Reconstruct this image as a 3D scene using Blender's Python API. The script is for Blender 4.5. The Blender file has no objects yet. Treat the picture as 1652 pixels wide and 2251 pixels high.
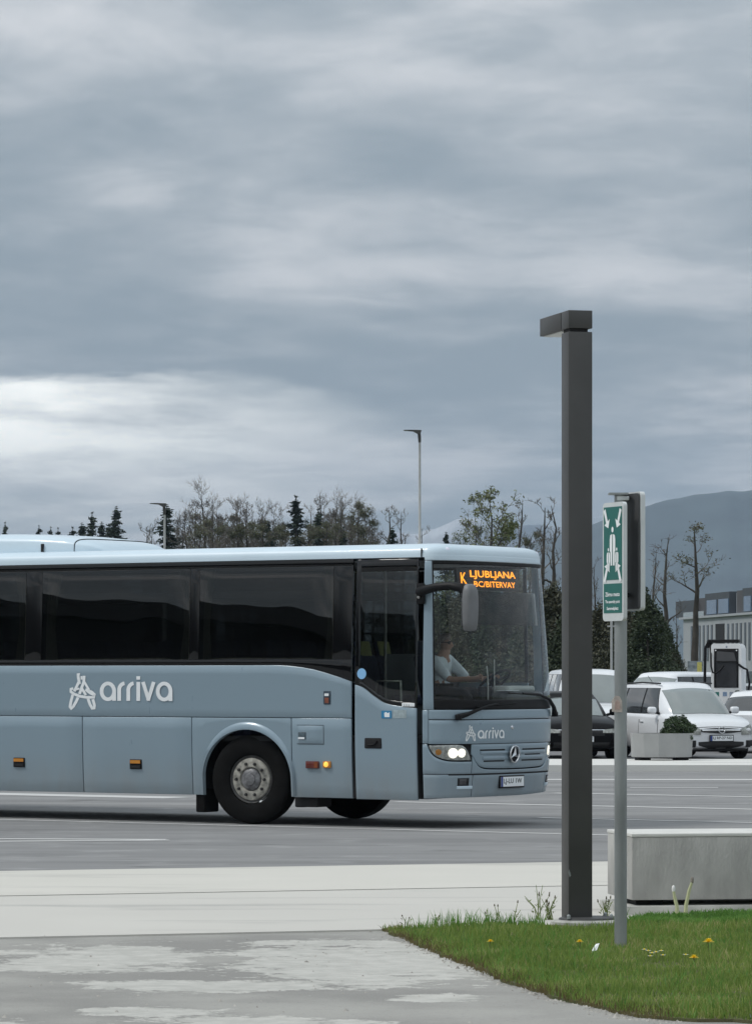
import bpy, bmesh, math, random
import numpy as np
from mathutils import Vector, Matrix

# ------------------------------------------------------------------ camera, sky, sun, exposure
scene = bpy.context.scene
CAM_H = 1.787
FOC = 8500.0          # focal length in working units: 1652 units across the frame
cam_data = bpy.data.cameras.new("camera")
camera = bpy.data.objects.new("camera", cam_data)
scene.collection.objects.link(camera)
camera.location = (0, 0, CAM_H)
camera.rotation_euler = (math.radians(90), 0, 0)
cam_data.sensor_fit = 'VERTICAL'
cam_data.sensor_height = 36.0
cam_data.lens = FOC / 2251.0 * 36.0
cam_data.shift_y = (1485 - 1125.5) / 2251.0
cam_data.clip_start = 0.5
cam_data.clip_end = 30000
scene.camera = camera

SUN_EL, SUN_AZ = 52.0, 262.0     # azimuth clockwise from +Y: the light comes from the left
def make_world():
    w = bpy.data.worlds.new("World")
    scene.world = w
    w.use_nodes = True
    nt = w.node_tree; N = nt.nodes; L = nt.links
    N.clear()
    out = N.new("ShaderNodeOutputWorld"); bg = N.new("ShaderNodeBackground")
    L.new(bg.outputs[0], out.inputs[0])
    def math_(op, a, b=None, clamp=False):
        n = N.new("ShaderNodeMath"); n.operation = op; n.use_clamp = clamp
        for i, q in enumerate((a, b)):
            if q is None: continue
            if isinstance(q, (int, float)): n.inputs[i].default_value = q
            else: L.new(q, n.inputs[i])
        return n.outputs[0]
    def ss(x, lo, hi, a=0.0, b=1.0):
        n = N.new("ShaderNodeMapRange"); n.interpolation_type = 'SMOOTHSTEP'
        L.new(x, n.inputs[0])
        for i, q in zip((1, 2, 3, 4), (lo, hi, a, b)): n.inputs[i].default_value = q
        return n.outputs[0]
    def noise(vec, scale, detail, rough, w_=0.0, dist=0.0):
        n = N.new("ShaderNodeTexNoise"); n.noise_dimensions = '4D'
        L.new(vec, n.inputs['Vector']); n.inputs['Scale'].default_value = scale
        n.inputs['Detail'].default_value = detail; n.inputs['Roughness'].default_value = rough
        n.inputs['W'].default_value = w_; n.inputs['Distortion'].default_value = dist
        return n.outputs['Fac']
    tc = N.new("ShaderNodeTexCoord"); sep = N.new("ShaderNodeSeparateXYZ")
    L.new(tc.outputs['Generated'], sep.inputs[0])
    x, y, z = sep.outputs
    zc = math_('MAXIMUM', z, 0.0)
    # a flat cloud deck seen from below: the direction is projected on a plane
    q = math_('ADD', zc, 0.05)
    comb = N.new("ShaderNodeCombineXYZ")
    L.new(math_('DIVIDE', x, q), comb.inputs[0]); L.new(math_('MULTIPLY', math_('DIVIDE', y, q), 0.66), comb.inputs[1])
    deck = comb.outputs[0]
    n1 = noise(deck, 1.25, 7.0, 0.50, 92.3, 0.35)
    n2 = noise(deck, 4.5, 6.0, 0.58, 7.7, 0.4)
    n3 = noise(deck, 0.5, 3.0, 0.5, 12.1)
    cl = math_('ADD', math_('MULTIPLY', n1, 0.56), math_('ADD', math_('MULTIPLY', n2, 0.26), math_('MULTIPLY', n3, 0.18)))
    lum = ss(cl, 0.38, 0.63, 0.0, 1.0)
    # the clouds thin towards the zenith as an overcast sky does
    ramp = N.new("ShaderNodeValToRGB"); L.new(lum, ramp.inputs[0])
    e = ramp.color_ramp.elements
    e[0].position = 0.0; e[0].color = (0.272, 0.322, 0.360, 1)
    e[1].position = 1.0; e[1].color = (0.645, 0.658, 0.675, 1)
    m = e.new(0.45); m.color = (0.402, 0.440, 0.470, 1)
    # the bright break under the cloud bank, low in the north-west
    az = math_('ARCTAN2', x, y)
    wob = math_('MULTIPLY', math_('SUBTRACT', noise(deck, 3.2, 8.0, 0.62, 5.0, 0.3), 0.5), 0.016)
    el = math_('ADD', z, wob)
    slope = math_('ADD', 0.0773, math_('MULTIPLY', ss(az, -0.030, 0.022, 0.0, 1.0), -0.012))
    top = ss(math_('SUBTRACT', el, slope), -0.0032, 0.0014, 1.0, 0.0)
    low = ss(el, 0.030, 0.066, 0.0, 1.0)
    side = ss(az, -0.090, 0.022, 1.0, 0.0)
    left = ss(az, -0.55, -0.25, 0.0, 1.0)
    gap = math_('MULTIPLY', math_('MULTIPLY', top, low), math_('MULTIPLY', side, left))
    gap = math_('MULTIPLY', gap, ss(noise(deck, 1.9, 6.0, 0.58, 9.0), 0.34, 0.64, 0.30, 1.0))
    mixg = N.new("ShaderNodeMix"); mixg.data_type = 'RGBA'
    L.new(gap, mixg.inputs[0]); L.new(ramp.outputs[0], mixg.inputs[6]); mixg.inputs[7].default_value = (1.40, 1.40, 1.33, 1)
    # overcast luminance law: about three times brighter overhead than at the horizon
    cie = math_('ADD', 0.95, math_('MULTIPLY', zc, 1.50))
    vm = N.new("ShaderNodeVectorMath"); vm.operation = 'SCALE'
    L.new(mixg.outputs[2], vm.inputs[0]); L.new(cie, vm.inputs['Scale'])
    sky = N.new("ShaderNodeTexSky"); sky.sky_type = 'NISHITA'; sky.sun_disc = False
    sky.sun_elevation = math.radians(SUN_EL); sky.sun_rotation = math.radians(SUN_AZ)
    vs = N.new("ShaderNodeVectorMath"); vs.operation = 'SCALE'; L.new(sky.outputs[0], vs.inputs[0]); vs.inputs['Scale'].default_value = 0.08
    mixc = N.new("ShaderNodeMix"); mixc.data_type = 'RGBA'; mixc.inputs[0].default_value = 0.94
    L.new(vs.outputs[0], mixc.inputs[6]); L.new(vm.outputs[0], mixc.inputs[7])
    L.new(mixc.outputs[2], bg.inputs['Color']); bg.inputs['Strength'].default_value = 1.0
make_world()

sun_data = bpy.data.lights.new("sun", 'SUN')
sun_data.energy = 1.5; sun_data.angle = math.radians(12); sun_data.color = (1.0, 0.965, 0.92)
sun = bpy.data.objects.new("sun", sun_data); scene.collection.objects.link(sun)
_az, _el = math.radians(SUN_AZ), math.radians(SUN_EL)
_dir = Vector((math.sin(_az) * math.cos(_el), math.cos(_az) * math.cos(_el), math.sin(_el)))
sun.rotation_euler = _dir.to_track_quat('Z', 'Y').to_euler()
sun.location = _dir * 60

vs_ = scene.view_settings
vs_.view_transform = 'Standard'; vs_.look = 'None'; vs_.gamma = 1.0; vs_.exposure = 0.0; vs_.use_curve_mapping = False
try:
    scene.cycles.use_denoising = True
    scene.cycles.denoiser = 'OPENIMAGEDENOISE'
    scene.cycles.max_bounces = 8; scene.cycles.transparent_max_bounces = 24
    scene.cycles.volume_bounces = 0
    scene.cycles.sample_clamp_indirect = 6.0
except Exception:
    pass

# ------------------------------------------------------------------ helpers
COL = scene.collection
R = math.radians

def gnd(px, py, z0=0.0):
    """site survey: where a sight line meets the level z0"""
    d = FOC * (CAM_H - z0) / (py - 1485.0)
    return Vector(((px - 826.0) / FOC * d, d, z0))
def at(px, py, d):
    return Vector(((px - 826.0) / FOC * d, d, CAM_H - (py - 1485.0) / FOC * d))

MATS = {}
def mat(name, color, rough=0.5, metal=0.0, var=0.0, vscale=4.0, bump=0.0, bscale=40.0, coat=0.0, spec=0.5,
        color2=None, stretch=None, detail=5.0, emit=None, estr=0.0):
    if name in MATS: return MATS[name]
    m = bpy.data.materials.new(name); m.use_nodes = True
    nt = m.node_tree; N = nt.nodes; L = nt.links
    b = N['Principled BSDF']
    b.inputs['Base Color'].default_value = (*color, 1); b.inputs['Roughness'].default_value = rough
    b.inputs['Metallic'].default_value = metal; b.inputs['Coat Weight'].default_value = coat
    b.inputs['Coat Roughness'].default_value = 0.08; b.inputs['Specular IOR Level'].default_value = spec
    if emit:
        b.inputs['Emission Color'].default_value = (*emit, 1); b.inputs['Emission Strength'].default_value = estr
    tc = N.new('ShaderNodeTexCoord'); src = tc.outputs['Object']
    if stretch:
        mp = N.new('ShaderNodeMapping'); mp.inputs['Scale'].default_value = stretch; L.new(src, mp.inputs[0]); src = mp.outputs[0]
    if var > 0 or color2:
        n = N.new('ShaderNodeTexNoise'); n.inputs['Scale'].default_value = vscale; n.inputs['Detail'].default_value = detail
        L.new(src, n.inputs['Vector'])
        r = N.new('ShaderNodeValToRGB'); L.new(n.outputs['Fac'], r.inputs[0])
        c2 = color2 if color2 else tuple(min(1, c * (1 + var)) for c in color)
        c1 = color if color2 else tuple(c * (1 - var) for c in color)
        r.color_ramp.elements[0].position = 0.33; r.color_ramp.elements[1].position = 0.67
        r.color_ramp.elements[0].color = (*c1, 1); r.color_ramp.elements[1].color = (*c2, 1)
        L.new(r.outputs[0], b.inputs['Base Color'])
    if bump > 0:
        n = N.new('ShaderNodeTexNoise'); n.inputs['Scale'].default_value = bscale; n.inputs['Detail'].default_value = 4
        L.new(src, n.inputs['Vector'])
        bp = N.new('ShaderNodeBump'); bp.inputs['Strength'].default_value = bump; bp.inputs['Distance'].default_value = 0.01
        L.new(n.outputs['Fac'], bp.inputs['Height']); L.new(bp.outputs[0], b.inputs['Normal'])
    MATS[name] = m
    return m

def glass(name, tint, rough=0.0, ior=1.5, wave=0.0):
    if name in MATS: return MATS[name]
    m = bpy.data.materials.new(name); m.use_nodes = True
    nt = m.node_tree; N = nt.nodes; L = nt.links
    N.remove(N['Principled BSDF'])
    tr = N.new('ShaderNodeBsdfTransparent'); tr.inputs[0].default_value = (*tint, 1)
    gl = N.new('ShaderNodeBsdfGlossy'); gl.inputs['Roughness'].default_value = rough; gl.inputs[0].default_value = (1, 1, 1, 1)
    fr = N.new('ShaderNodeFresnel'); fr.inputs[0].default_value = ior
    mx = N.new('ShaderNodeMixShader')
    if wave:
        tc = N.new('ShaderNodeTexCoord'); n = N.new('ShaderNodeTexNoise'); n.inputs['Scale'].default_value = 0.9; n.inputs['Detail'].default_value = 1
        L.new(tc.outputs['Object'], n.inputs['Vector'])
        bp = N.new('ShaderNodeBump'); bp.inputs['Strength'].default_value = wave; bp.inputs['Distance'].default_value = 0.05
        L.new(n.outputs['Fac'], bp.inputs['Height']); L.new(bp.outputs[0], gl.inputs['Normal']); L.new(bp.outputs[0], fr.inputs['Normal'])
    ge = N.new('ShaderNodeNewGeometry'); iv = N.new('ShaderNodeMath'); iv.operation = 'SUBTRACT'; iv.inputs[0].default_value = 1.0
    L.new(ge.outputs['Backfacing'], iv.inputs[1]); mu = N.new('ShaderNodeMath'); mu.operation = 'MULTIPLY'
    L.new(fr.outputs[0], mu.inputs[0]); L.new(iv.outputs[0], mu.inputs[1])
    L.new(mu.outputs[0], mx.inputs[0]); L.new(tr.outputs[0], mx.inputs[1]); L.new(gl.outputs[0], mx.inputs[2])
    L.new(mx.outputs[0], N['Material Output'].inputs[0])
    MATS[name] = m
    return m

def mesh(name, verts, faces, m, parent=None, smooth=None, loc=None, rotz=0.0):
    me = bpy.data.meshes.new(name)
    me.from_pydata([tuple(v) for v in verts], [], faces)
    if m is not None: me.materials.append(m)
    me.validate()
    if smooth is not None and len(me.polygons):
        me.polygons.foreach_set('use_smooth', [True] * len(me.polygons))
        me.set_sharp_from_angle(angle=R(smooth))
    o = bpy.data.objects.new(name, me); COL.objects.link(o)
    if parent is not None: o.parent = parent
    if loc is not None: o.location = loc
    if rotz: o.rotation_euler = (0, 0, rotz)
    return o
def tag(o, label, cat, group=None):
    o['label'] = label; o['category'] = cat
    if group: o['group'] = group
    return o
def thing(name, label, cat, loc=(0, 0, 0), rotz=0.0, group=None):
    o = bpy.data.objects.new(name, None); COL.objects.link(o); o.empty_display_size = 0.1
    o.location = loc; o.rotation_euler = (0, 0, rotz)
    return tag(o, label, cat, group)
def structure(o):
    o['kind'] = 'structure'; return o
def stuff(o):
    o['kind'] = 'stuff'; return o
def copy_tree(o, parent=None):
    c = o.copy(); COL.objects.link(c)
    if parent is not None: c.parent = parent
    for ch in list(o.children): copy_tree(ch, c)
    return c

class MB:
    def __init__(s): s.v = []; s.f = []
    def add(s, verts, faces, M=None):
        k = len(s.v)
        s.v += [tuple(M @ Vector(v)) if M is not None else tuple(v) for v in verts]
        s.f += [tuple(i + k for i in f) for f in faces]; return s
    def box(s, lo, hi, M=None, bev=0.0):
        if bev <= 0:
            x0, y0, z0 = lo; x1, y1, z1 = hi
            return s.add([(x0,y0,z0),(x1,y0,z0),(x1,y1,z0),(x0,y1,z0),(x0,y0,z1),(x1,y0,z1),(x1,y1,z1),(x0,y1,z1)],
                         [(0,3,2,1),(4,5,6,7),(0,1,5,4),(1,2,6,5),(2,3,7,6),(3,0,4,7)], M)
        bm = bmesh.new(); bmesh.ops.create_cube(bm, size=1.0)
        for v in bm.verts:
            v.co = Vector([lo[i] + (v.co[i] + .5) * (hi[i] - lo[i]) for i in range(3)])
        bmesh.ops.bevel(bm, geom=list(bm.edges), offset=bev, segments=2, profile=0.5, affect='EDGES')
        bm.verts.index_update()
        s.add([v.co[:] for v in bm.verts], [tuple(v.index for v in f.verts) for f in bm.faces], M); bm.free(); return s
    def tube(s, pts, rad, n=8, caps=True):
        pts = [Vector(p) for p in pts]
        if isinstance(rad, (int, float)): rad = [rad] * len(pts)
        k = len(s.v); up = None
        for i, p in enumerate(pts):
            t = (pts[min(i + 1, len(pts) - 1)] - pts[max(i - 1, 0)]).normalized()
            if up is None: up = t.orthogonal().normalized()
            up = (up - t * up.dot(t)).normalized(); sd = t.cross(up)
            for j in range(n):
                a = 2 * math.pi * j / n
                s.v.append(tuple(p + (up * math.cos(a) + sd * math.sin(a)) * rad[i]))
        for i in range(len(pts) - 1):
            for j in range(n):
                a = k + i * n + j; b = k + i * n + (j + 1) % n
                s.f.append((a, b, b + n, a + n))
        if caps:
            s.f.append(tuple(k + j for j in reversed(range(n)))); e = k + (len(pts) - 1) * n
            s.f.append(tuple(e + j for j in range(n)))
        return s
    def lathe(s, prof, n=32, M=None, closed=False):
        """prof: (radius, height) pairs turned about local z"""
        k = len(prof); vs = []; fs = []
        for i in range(n):
            a = 2 * math.pi * i / n
            vs += [(r * math.cos(a), r * math.sin(a), h) for r, h in prof]
        for i in range(n):
            i2 = (i + 1) % n
            for j in range(k if closed else k - 1):
                j2 = (j + 1) % k
                fs.append((i * k + j, i2 * k + j, i2 * k + j2, i * k + j2))
        if not closed:
            if prof[0][0] > 1e-6: fs.append(tuple(i * k for i in reversed(range(n))))
            if prof[-1][0] > 1e-6: fs.append(tuple(i * k + k - 1 for i in range(n)))
        return s.add(vs, fs, M)
    def prism(s, poly, fn, t0, t1):
        """poly: 2-D outline; fn(a, b, t) gives the 3-D point"""
        n = len(poly)
        vs = [fn(a, b, t0) for a, b in poly] + [fn(a, b, t1) for a, b in poly]
        fs = [tuple(reversed(range(n))), tuple(range(n, 2 * n))] + [(i, (i + 1) % n, (i + 1) % n + n, i + n) for i in range(n)]
        return s.add(vs, fs)
    def build(s, name, m, parent=None, smooth=None, **k):
        return mesh(name, s.v, s.f, m, parent, smooth, **k)

def stroke(pts, width, closed=False):
    """a flat ribbon along a 2-D polyline; returns verts2d, quads"""
    n = len(pts); vs = []; fs = []
    for i, p in enumerate(pts):
        a = pts[(i - 1) % n] if (closed or i > 0) else p
        b = pts[(i + 1) % n] if (closed or i < n - 1) else p
        dx, dy = b[0] - a[0], b[1] - a[1]; l = math.hypot(dx, dy) or 1
        nx, ny = -dy / l * width / 2, dx / l * width / 2
        vs += [(p[0] + nx, p[1] + ny), (p[0] - nx, p[1] - ny)]
    for i in range(n if closed else n - 1):
        j = (i + 1) % n
        fs.append((2 * i, 2 * i + 1, 2 * j + 1, 2 * j))
    return vs, fs
def arc(cx, cy, rx, ry, a0, a1, n=14):
    return [(cx + rx * math.cos(R(a0 + (a1 - a0) * i / n)), cy + ry * math.sin(R(a0 + (a1 - a0) * i / n))) for i in range(n + 1)]
_text_cache = {}
def text2d(s, bold=0.0):
    """outline of a string in Blender's own font, unit height, origin lower left: verts2d, faces, width"""
    key = (s, bold)
    if key in _text_cache: return _text_cache[key]
    c = bpy.data.curves.new('t', 'FONT'); c.body = s; c.size = 1.0; c.resolution_u = 2; c.offset = bold
    o = bpy.data.objects.new('t', c); COL.objects.link(o)
    dg = bpy.context.evaluated_depsgraph_get(); me = bpy.data.meshes.new_from_object(o.evaluated_get(dg))
    vs = [(v.co.x, v.co.y) for v in me.vertices]; fs = [tuple(p.vertices) for p in me.polygons]
    bpy.data.objects.remove(o); bpy.data.curves.remove(c); bpy.data.meshes.remove(me)
    x0 = min(v[0] for v in vs); x1 = max(v[0] for v in vs); y0 = min(v[1] for v in vs); y1 = max(v[1] for v in vs)
    vs = [((x - x0) / (y1 - y0), (y - y0) / (y1 - y0)) for x, y in vs]
    _text_cache[key] = (vs, fs, (x1 - x0) / (y1 - y0)); return _text_cache[key]

# ------------------------------------------------------------------ shared materials
def grimy_paint(name, base, dirt):
    m = mat(name, base, 0.30, 0.10, coat=0.4); nt = m.node_tree; N = nt.nodes; L = nt.links; b = N['Principled BSDF']
    tc = N.new('ShaderNodeTexCoord'); sep = N.new('ShaderNodeSeparateXYZ'); L.new(tc.outputs['Object'], sep.inputs[0])
    mp = N.new('ShaderNodeMapping'); mp.inputs['Scale'].default_value = (2.2, 2.2, 0.7); L.new(tc.outputs['Object'], mp.inputs[0])
    n = N.new('ShaderNodeTexNoise'); n.inputs['Scale'].default_value = 2.4; n.inputs['Detail'].default_value = 8; n.inputs['Roughness'].default_value = .65; L.new(mp.outputs[0], n.inputs['Vector'])
    h = N.new('ShaderNodeMapRange'); h.interpolation_type = 'SMOOTHSTEP'; L.new(sep.outputs[2], h.inputs[0])
    for i, q in zip((1, 2, 3, 4), (.34, .95, .75, .08)): h.inputs[i].default_value = q
    mu = N.new('ShaderNodeMath'); mu.operation = 'MULTIPLY'; L.new(n.outputs['Fac'], mu.inputs[0]); L.new(h.outputs[0], mu.inputs[1])
    mx = N.new('ShaderNodeMix'); mx.data_type = 'RGBA'; L.new(mu.outputs[0], mx.inputs[0]); mx.inputs[6].default_value = (*base, 1); mx.inputs[7].default_value = (*dirt, 1)
    L.new(mx.outputs[2], b.inputs['Base Color'])
    ro = N.new('ShaderNodeMath'); ro.operation = 'MULTIPLY_ADD'; L.new(mu.outputs[0], ro.inputs[0]); ro.inputs[1].default_value = .5; ro.inputs[2].default_value = .26; L.new(ro.outputs[0], b.inputs['Roughness'])
    w = N.new('ShaderNodeTexNoise'); w.inputs['Scale'].default_value = 1.6; w.inputs['Detail'].default_value = 1; L.new(tc.outputs['Object'], w.inputs['Vector'])
    bp = N.new('ShaderNodeBump'); bp.inputs['Strength'].default_value = .12; bp.inputs['Distance'].default_value = .06; L.new(w.outputs['Fac'], bp.inputs['Height'])
    L.new(bp.outputs[0], b.inputs['Normal']); L.new(bp.outputs[0], b.inputs['Coat Normal'])
    return m
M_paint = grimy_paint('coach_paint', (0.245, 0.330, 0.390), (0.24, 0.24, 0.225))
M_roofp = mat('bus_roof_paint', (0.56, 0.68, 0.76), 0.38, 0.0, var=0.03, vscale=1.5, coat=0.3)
M_black = mat('black_trim', (0.008, 0.008, 0.009), 0.5, var=0.2, vscale=6, spec=0.2)
M_bglass = mat('black_glazing', (0.003, 0.003, 0.0035), 0.06, var=0.2, vscale=3, spec=0.6)
M_gap = mat('dark_underbody', (0.010, 0.010, 0.011), 0.9, var=0.2, vscale=5)
M_rubber = mat('tyre_rubber', (0.006, 0.006, 0.006), 0.85, var=0.25, vscale=9, bump=0.25, bscale=60, spec=0.15)
M_white = mat('white_vinyl', (0.82, 0.85, 0.86), 0.45, var=0.04, vscale=3)
M_chrome = mat('chrome', (0.72, 0.73, 0.74), 0.16, 1.0, var=0.05)
M_steel = mat('brushed_steel', (0.42, 0.42, 0.40), 0.42, 0.85, var=0.25, vscale=14)
M_glassd = glass('tinted_glass', (0.33, 0.34, 0.34), 0.0, 1.70, wave=0.05)
M_glassc = glass('clear_glass', (0.92, 0.94, 0.935), 0.0, 1.42)
M_amber = mat('amber_lens', (0.55, 0.22, 0.03), 0.2, var=0.1, coat=0.5)
M_amberlit = mat('lit_amber_lamp', (0.9, 0.45, 0.06), 0.2, var=0.05, emit=(1.0, 0.48, 0.08), estr=1.1)
M_redlens = mat('red_lens', (0.12, 0.018, 0.012), 0.2, var=0.2, vscale=20, coat=0.5)
M_conc = mat('concrete', (0.30, 0.30, 0.285), 0.9, var=0.14, vscale=2.2, bump=0.3, bscale=60, detail=8)
# ------------------------------------------------------------------ the setting
PZ = 0.10                                   # pavement level above the road
SL = 0.32                                   # pavement lines run right and away
def nodes_of(name):
    m = bpy.data.materials.new(name); m.use_nodes = True; MATS[name] = m
    return m, m.node_tree.nodes, m.node_tree.links, m.node_tree.nodes['Principled BSDF']
def nz(N, L, vec, scale, detail=5, rough=0.55, dist=0.0):
    n = N.new('ShaderNodeTexNoise'); n.inputs['Scale'].default_value = scale; n.inputs['Detail'].default_value = detail
    n.inputs['Roughness'].default_value = rough; n.inputs['Distortion'].default_value = dist
    if vec is not None: L.new(vec, n.inputs['Vector'])
    return n.outputs['Fac']
def mth(N, L, op, a, b=None, clamp=False):
    n = N.new('ShaderNodeMath'); n.operation = op; n.use_clamp = clamp
    for i, q in enumerate((a, b)):
        if q is None: continue
        if isinstance(q, (int, float)): n.inputs[i].default_value = q
        else: L.new(q, n.inputs[i])
    return n.outputs[0]
def sstep(N, L, x, lo, hi, a=0.0, b=1.0):
    n = N.new('ShaderNodeMapRange'); n.interpolation_type = 'SMOOTHSTEP'; L.new(x, n.inputs[0])
    for i, q in zip((1, 2, 3, 4), (lo, hi, a, b)): n.inputs[i].default_value = q
    return n.outputs[0]
def mixc(N, L, fac, a, b):
    n = N.new('ShaderNodeMix'); n.data_type = 'RGBA'
    if isinstance(fac, (int, float)): n.inputs[0].default_value = fac
    else: L.new(fac, n.inputs[0])
    for i, q in ((6, a), (7, b)):
        if isinstance(q, tuple): n.inputs[i].default_value = (*q, 1)
        else: L.new(q, n.inputs[i])
    return n.outputs[2]
def bumped(N, L, b, h, strength, dist=0.01):
    bp = N.new('ShaderNodeBump'); bp.inputs['Strength'].default_value = strength; bp.inputs['Distance'].default_value = dist
    L.new(h, bp.inputs['Height']); L.new(bp.outputs[0], b.inputs['Normal'])
def mapped(N, L, scale, rotz=0.0):
    tc = N.new('ShaderNodeTexCoord'); mp = N.new('ShaderNodeMapping'); mp.inputs['Scale'].default_value = scale
    mp.inputs['Rotation'].default_value = (0, 0, rotz); L.new(tc.outputs['Object'], mp.inputs[0]); return mp.outputs[0]

def m_asphalt():
    m, N, L, b = nodes_of('road_asphalt')
    v = mapped(N, L, (1, 1, 1)); vst = mapped(N, L, (0.10, 1.0, 1.0), R(20))
    big = nz(N, L, vst, 0.9, 6, 0.6); fine = nz(N, L, v, 55, 3, 0.7); mid = nz(N, L, v, 1.3, 5)
    c = mixc(N, L, sstep(N, L, big, 0.3, 0.7), (0.20, 0.201, 0.201), (0.285, 0.286, 0.283))
    c = mixc(N, L, sstep(N, L, mid, 0.52, 0.72, 0.0, 0.5), c, (0.37, 0.37, 0.365))
    crack = sstep(N, L, mth(N, L, 'ABSOLUTE', mth(N, L, 'SUBTRACT', nz(N, L, mapped(N, L, (0.07, 1.0, 1.0), R(24)), 1.2, 3, 0.5, 0.8), 0.5)), 0.0, 0.008, 1.0, 0.0)
    c = mixc(N, L, mth(N, L, 'MULTIPLY', crack, 0.5), c, (0.055, 0.055, 0.057))
    c = mixc(N, L, mth(N, L, 'MULTIPLY', fine, 0.35), c, (0.19, 0.19, 0.19))
    L.new(c, b.inputs['Base Color']); b.inputs['Roughness'].default_value = 0.92; b.inputs['Specular IOR Level'].default_value = 0.25
    oil = sstep(N, L, nz(N, L, mapped(N, L, (1.0, 1.0, 1.0)), 0.55, 6, 0.6), 0.60, 0.74, 0.0, 0.45)
    c2 = mixc(N, L, oil, c, (0.10, 0.10, 0.10)); L.new(c2, b.inputs['Base Color'])
    bumped(N, L, b, fine, 0.6)
    return m
def m_pavement(name, base, dark, warm):
    m, N, L, b = nodes_of(name)
    v = mapped(N, L, (1, 1, 1)); vs = mapped(N, L, (0.18, 1.0, 1.0), R(-18))
    st = nz(N, L, vs, 1.6, 7, 0.62); sp = nz(N, L, v, 40, 4, 0.7); cl = nz(N, L, v, 0.7, 4)
    c = mixc(N, L, sstep(N, L, st, 0.52, 0.74), base, dark)
    c = mixc(N, L, sstep(N, L, cl, 0.4, 0.7, 0.0, 0.45), c, warm)
    c = mixc(N, L, sstep(N, L, sp, 0.60, 0.75, 0.0, 0.25), c, dark)
    L.new(c, b.inputs['Base Color']); b.inputs['Roughness'].default_value = 0.9; b.inputs['Specular IOR Level'].default_value = 0.25
    bumped(N, L, b, sp, 0.3)
    return m
def m_footpath():
    m, N, L, b = nodes_of('worn_footpath')
    tc = N.new('ShaderNodeTexCoord'); sep = N.new('ShaderNodeSeparateXYZ'); L.new(tc.outputs['Object'], sep.inputs[0])
    v = tc.outputs['Object']
    w1 = nz(N, L, v, 1.9, 7, 0.62); w2 = nz(N, L, v, 7.0, 6, 0.65); fine = nz(N, L, v, 90, 3, 0.75); mid = nz(N, L, v, 0.8, 5)
    grit = nz(N, L, v, 24, 4, 0.7)
    warp = mth(N, L, 'ADD', mth(N, L, 'MULTIPLY', mth(N, L, 'SUBTRACT', w1, 0.5), 2.6), mth(N, L, 'MULTIPLY', mth(N, L, 'SUBTRACT', w2, 0.5), 1.3))
    mask = None
    # worn pale screed left on the path, each patch with its own outline
    for cx, cy, rx, ry in ((-1.64, 23.25, .62, 1.15), (-0.62, 23.6, .22, .35), (-0.05, 22.9, .80, 1.75), (0.62, 23.9, .3, .5), (-0.90, 21.15, .60, .42), (-1.15, 19.55, .30, .25),
                           (-0.55, 18.95, .55, .35), (-1.95, 18.9, .28, .3), (0.35, 20.4, .25, .25), (-0.35, 24.6, .5, .25)):
        a = mth(N, L, 'POWER', mth(N, L, 'DIVIDE', mth(N, L, 'SUBTRACT', sep.outputs[0], cx), rx), 2.0)
        c_ = mth(N, L, 'POWER', mth(N, L, 'DIVIDE', mth(N, L, 'SUBTRACT', sep.outputs[1], cy), ry), 2.0)
        d = mth(N, L, 'SQRT', mth(N, L, 'ADD', a, c_))
        d = mth(N, L, 'SUBTRACT', 1.0, d)
        mask = d if mask is None else mth(N, L, 'MAXIMUM', mask, d)
    pale = sstep(N, L, mth(N, L, 'ADD', mask, mth(N, L, 'ADD', warp, mth(N, L, 'MULTIPLY', mth(N, L, 'SUBTRACT', grit, 0.5), 1.1))), -0.10, 0.12)
    base = mixc(N, L, sstep(N, L, mid, 0.35, 0.7), (0.25, 0.244, 0.228), (0.36, 0.352, 0.325))
    base = mixc(N, L, sstep(N, L, grit, 0.55, 0.72, 0.0, 0.5), base, (0.19, 0.19, 0.185))
    base = mixc(N, L, sstep(N, L, fine, 0.45, 0.7, 0.0, 0.35), base, (0.42, 0.42, 0.40))
    pc = mixc(N, L, sstep(N, L, w2, 0.35, 0.7), (0.45, 0.445, 0.41), (0.56, 0.55, 0.51))
    c = mixc(N, L, mth(N, L, 'MULTIPLY', pale, 0.88), base, pc)
    L.new(c, b.inputs['Base Color']); b.inputs['Roughness'].default_value = 0.92; b.inputs['Specular IOR Level'].default_value = 0.25
    bumped(N, L, b, mth(N, L, 'ADD', fine, mth(N, L, 'ADD', mth(N, L, 'MULTIPLY', grit, 0.8), mth(N, L, 'MULTIPLY', pale, 0.6))), 0.7, 0.008)
    return m

def sheet(name, poly, z, m, depth=0.0):
    n = len(poly); vs = [(x, y, z) for x, y in poly]; fs = [tuple(range(n))]
    if depth:
        vs += [(x, y, z - depth) for x, y in poly]
        fs += [(i, i + n, (i + 1) % n + n, (i + 1) % n) for i in range(n)]
    return mesh(name, vs, fs, m)
M_field = mat('meadow', (0.055, 0.085, 0.030), 0.95, var=0.35, vscale=0.08, color2=(0.10, 0.12, 0.05))
G = 14000.0
structure(sheet('ground', [(-G, -1500), (G, -1500), (G, G), (-G, G)], -0.06, M_field))
M_asph = m_asphalt()
def line_y(x, x0, y0): return y0 + SL * (x - x0)
N0, N1, N2 = (0.01, 25.7), (-0.73, 30.25), (-0.83, 34.1)
XL, XR = -16.0, 22.0
structure(sheet('road', [(-70, -16.0), (XL, line_y(XL, *N0) - 6), (XL, line_y(XL, *N2) - .02), (XR, line_y(XR, *N2) - .02), (XR, 20), (70, 20), (70, 72.0), (-70, 72.0)], 0.0, M_asph))
structure(sheet('car_park', [(-70, 77.3), (70, 77.3), (70, 106), (-70, 106)], 0.0, mat('car_park_asphalt', (0.16, 0.16, 0.162), 0.92, var=0.2, vscale=0.8, bump=0.2)))
M_foot = m_footpath()
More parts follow.
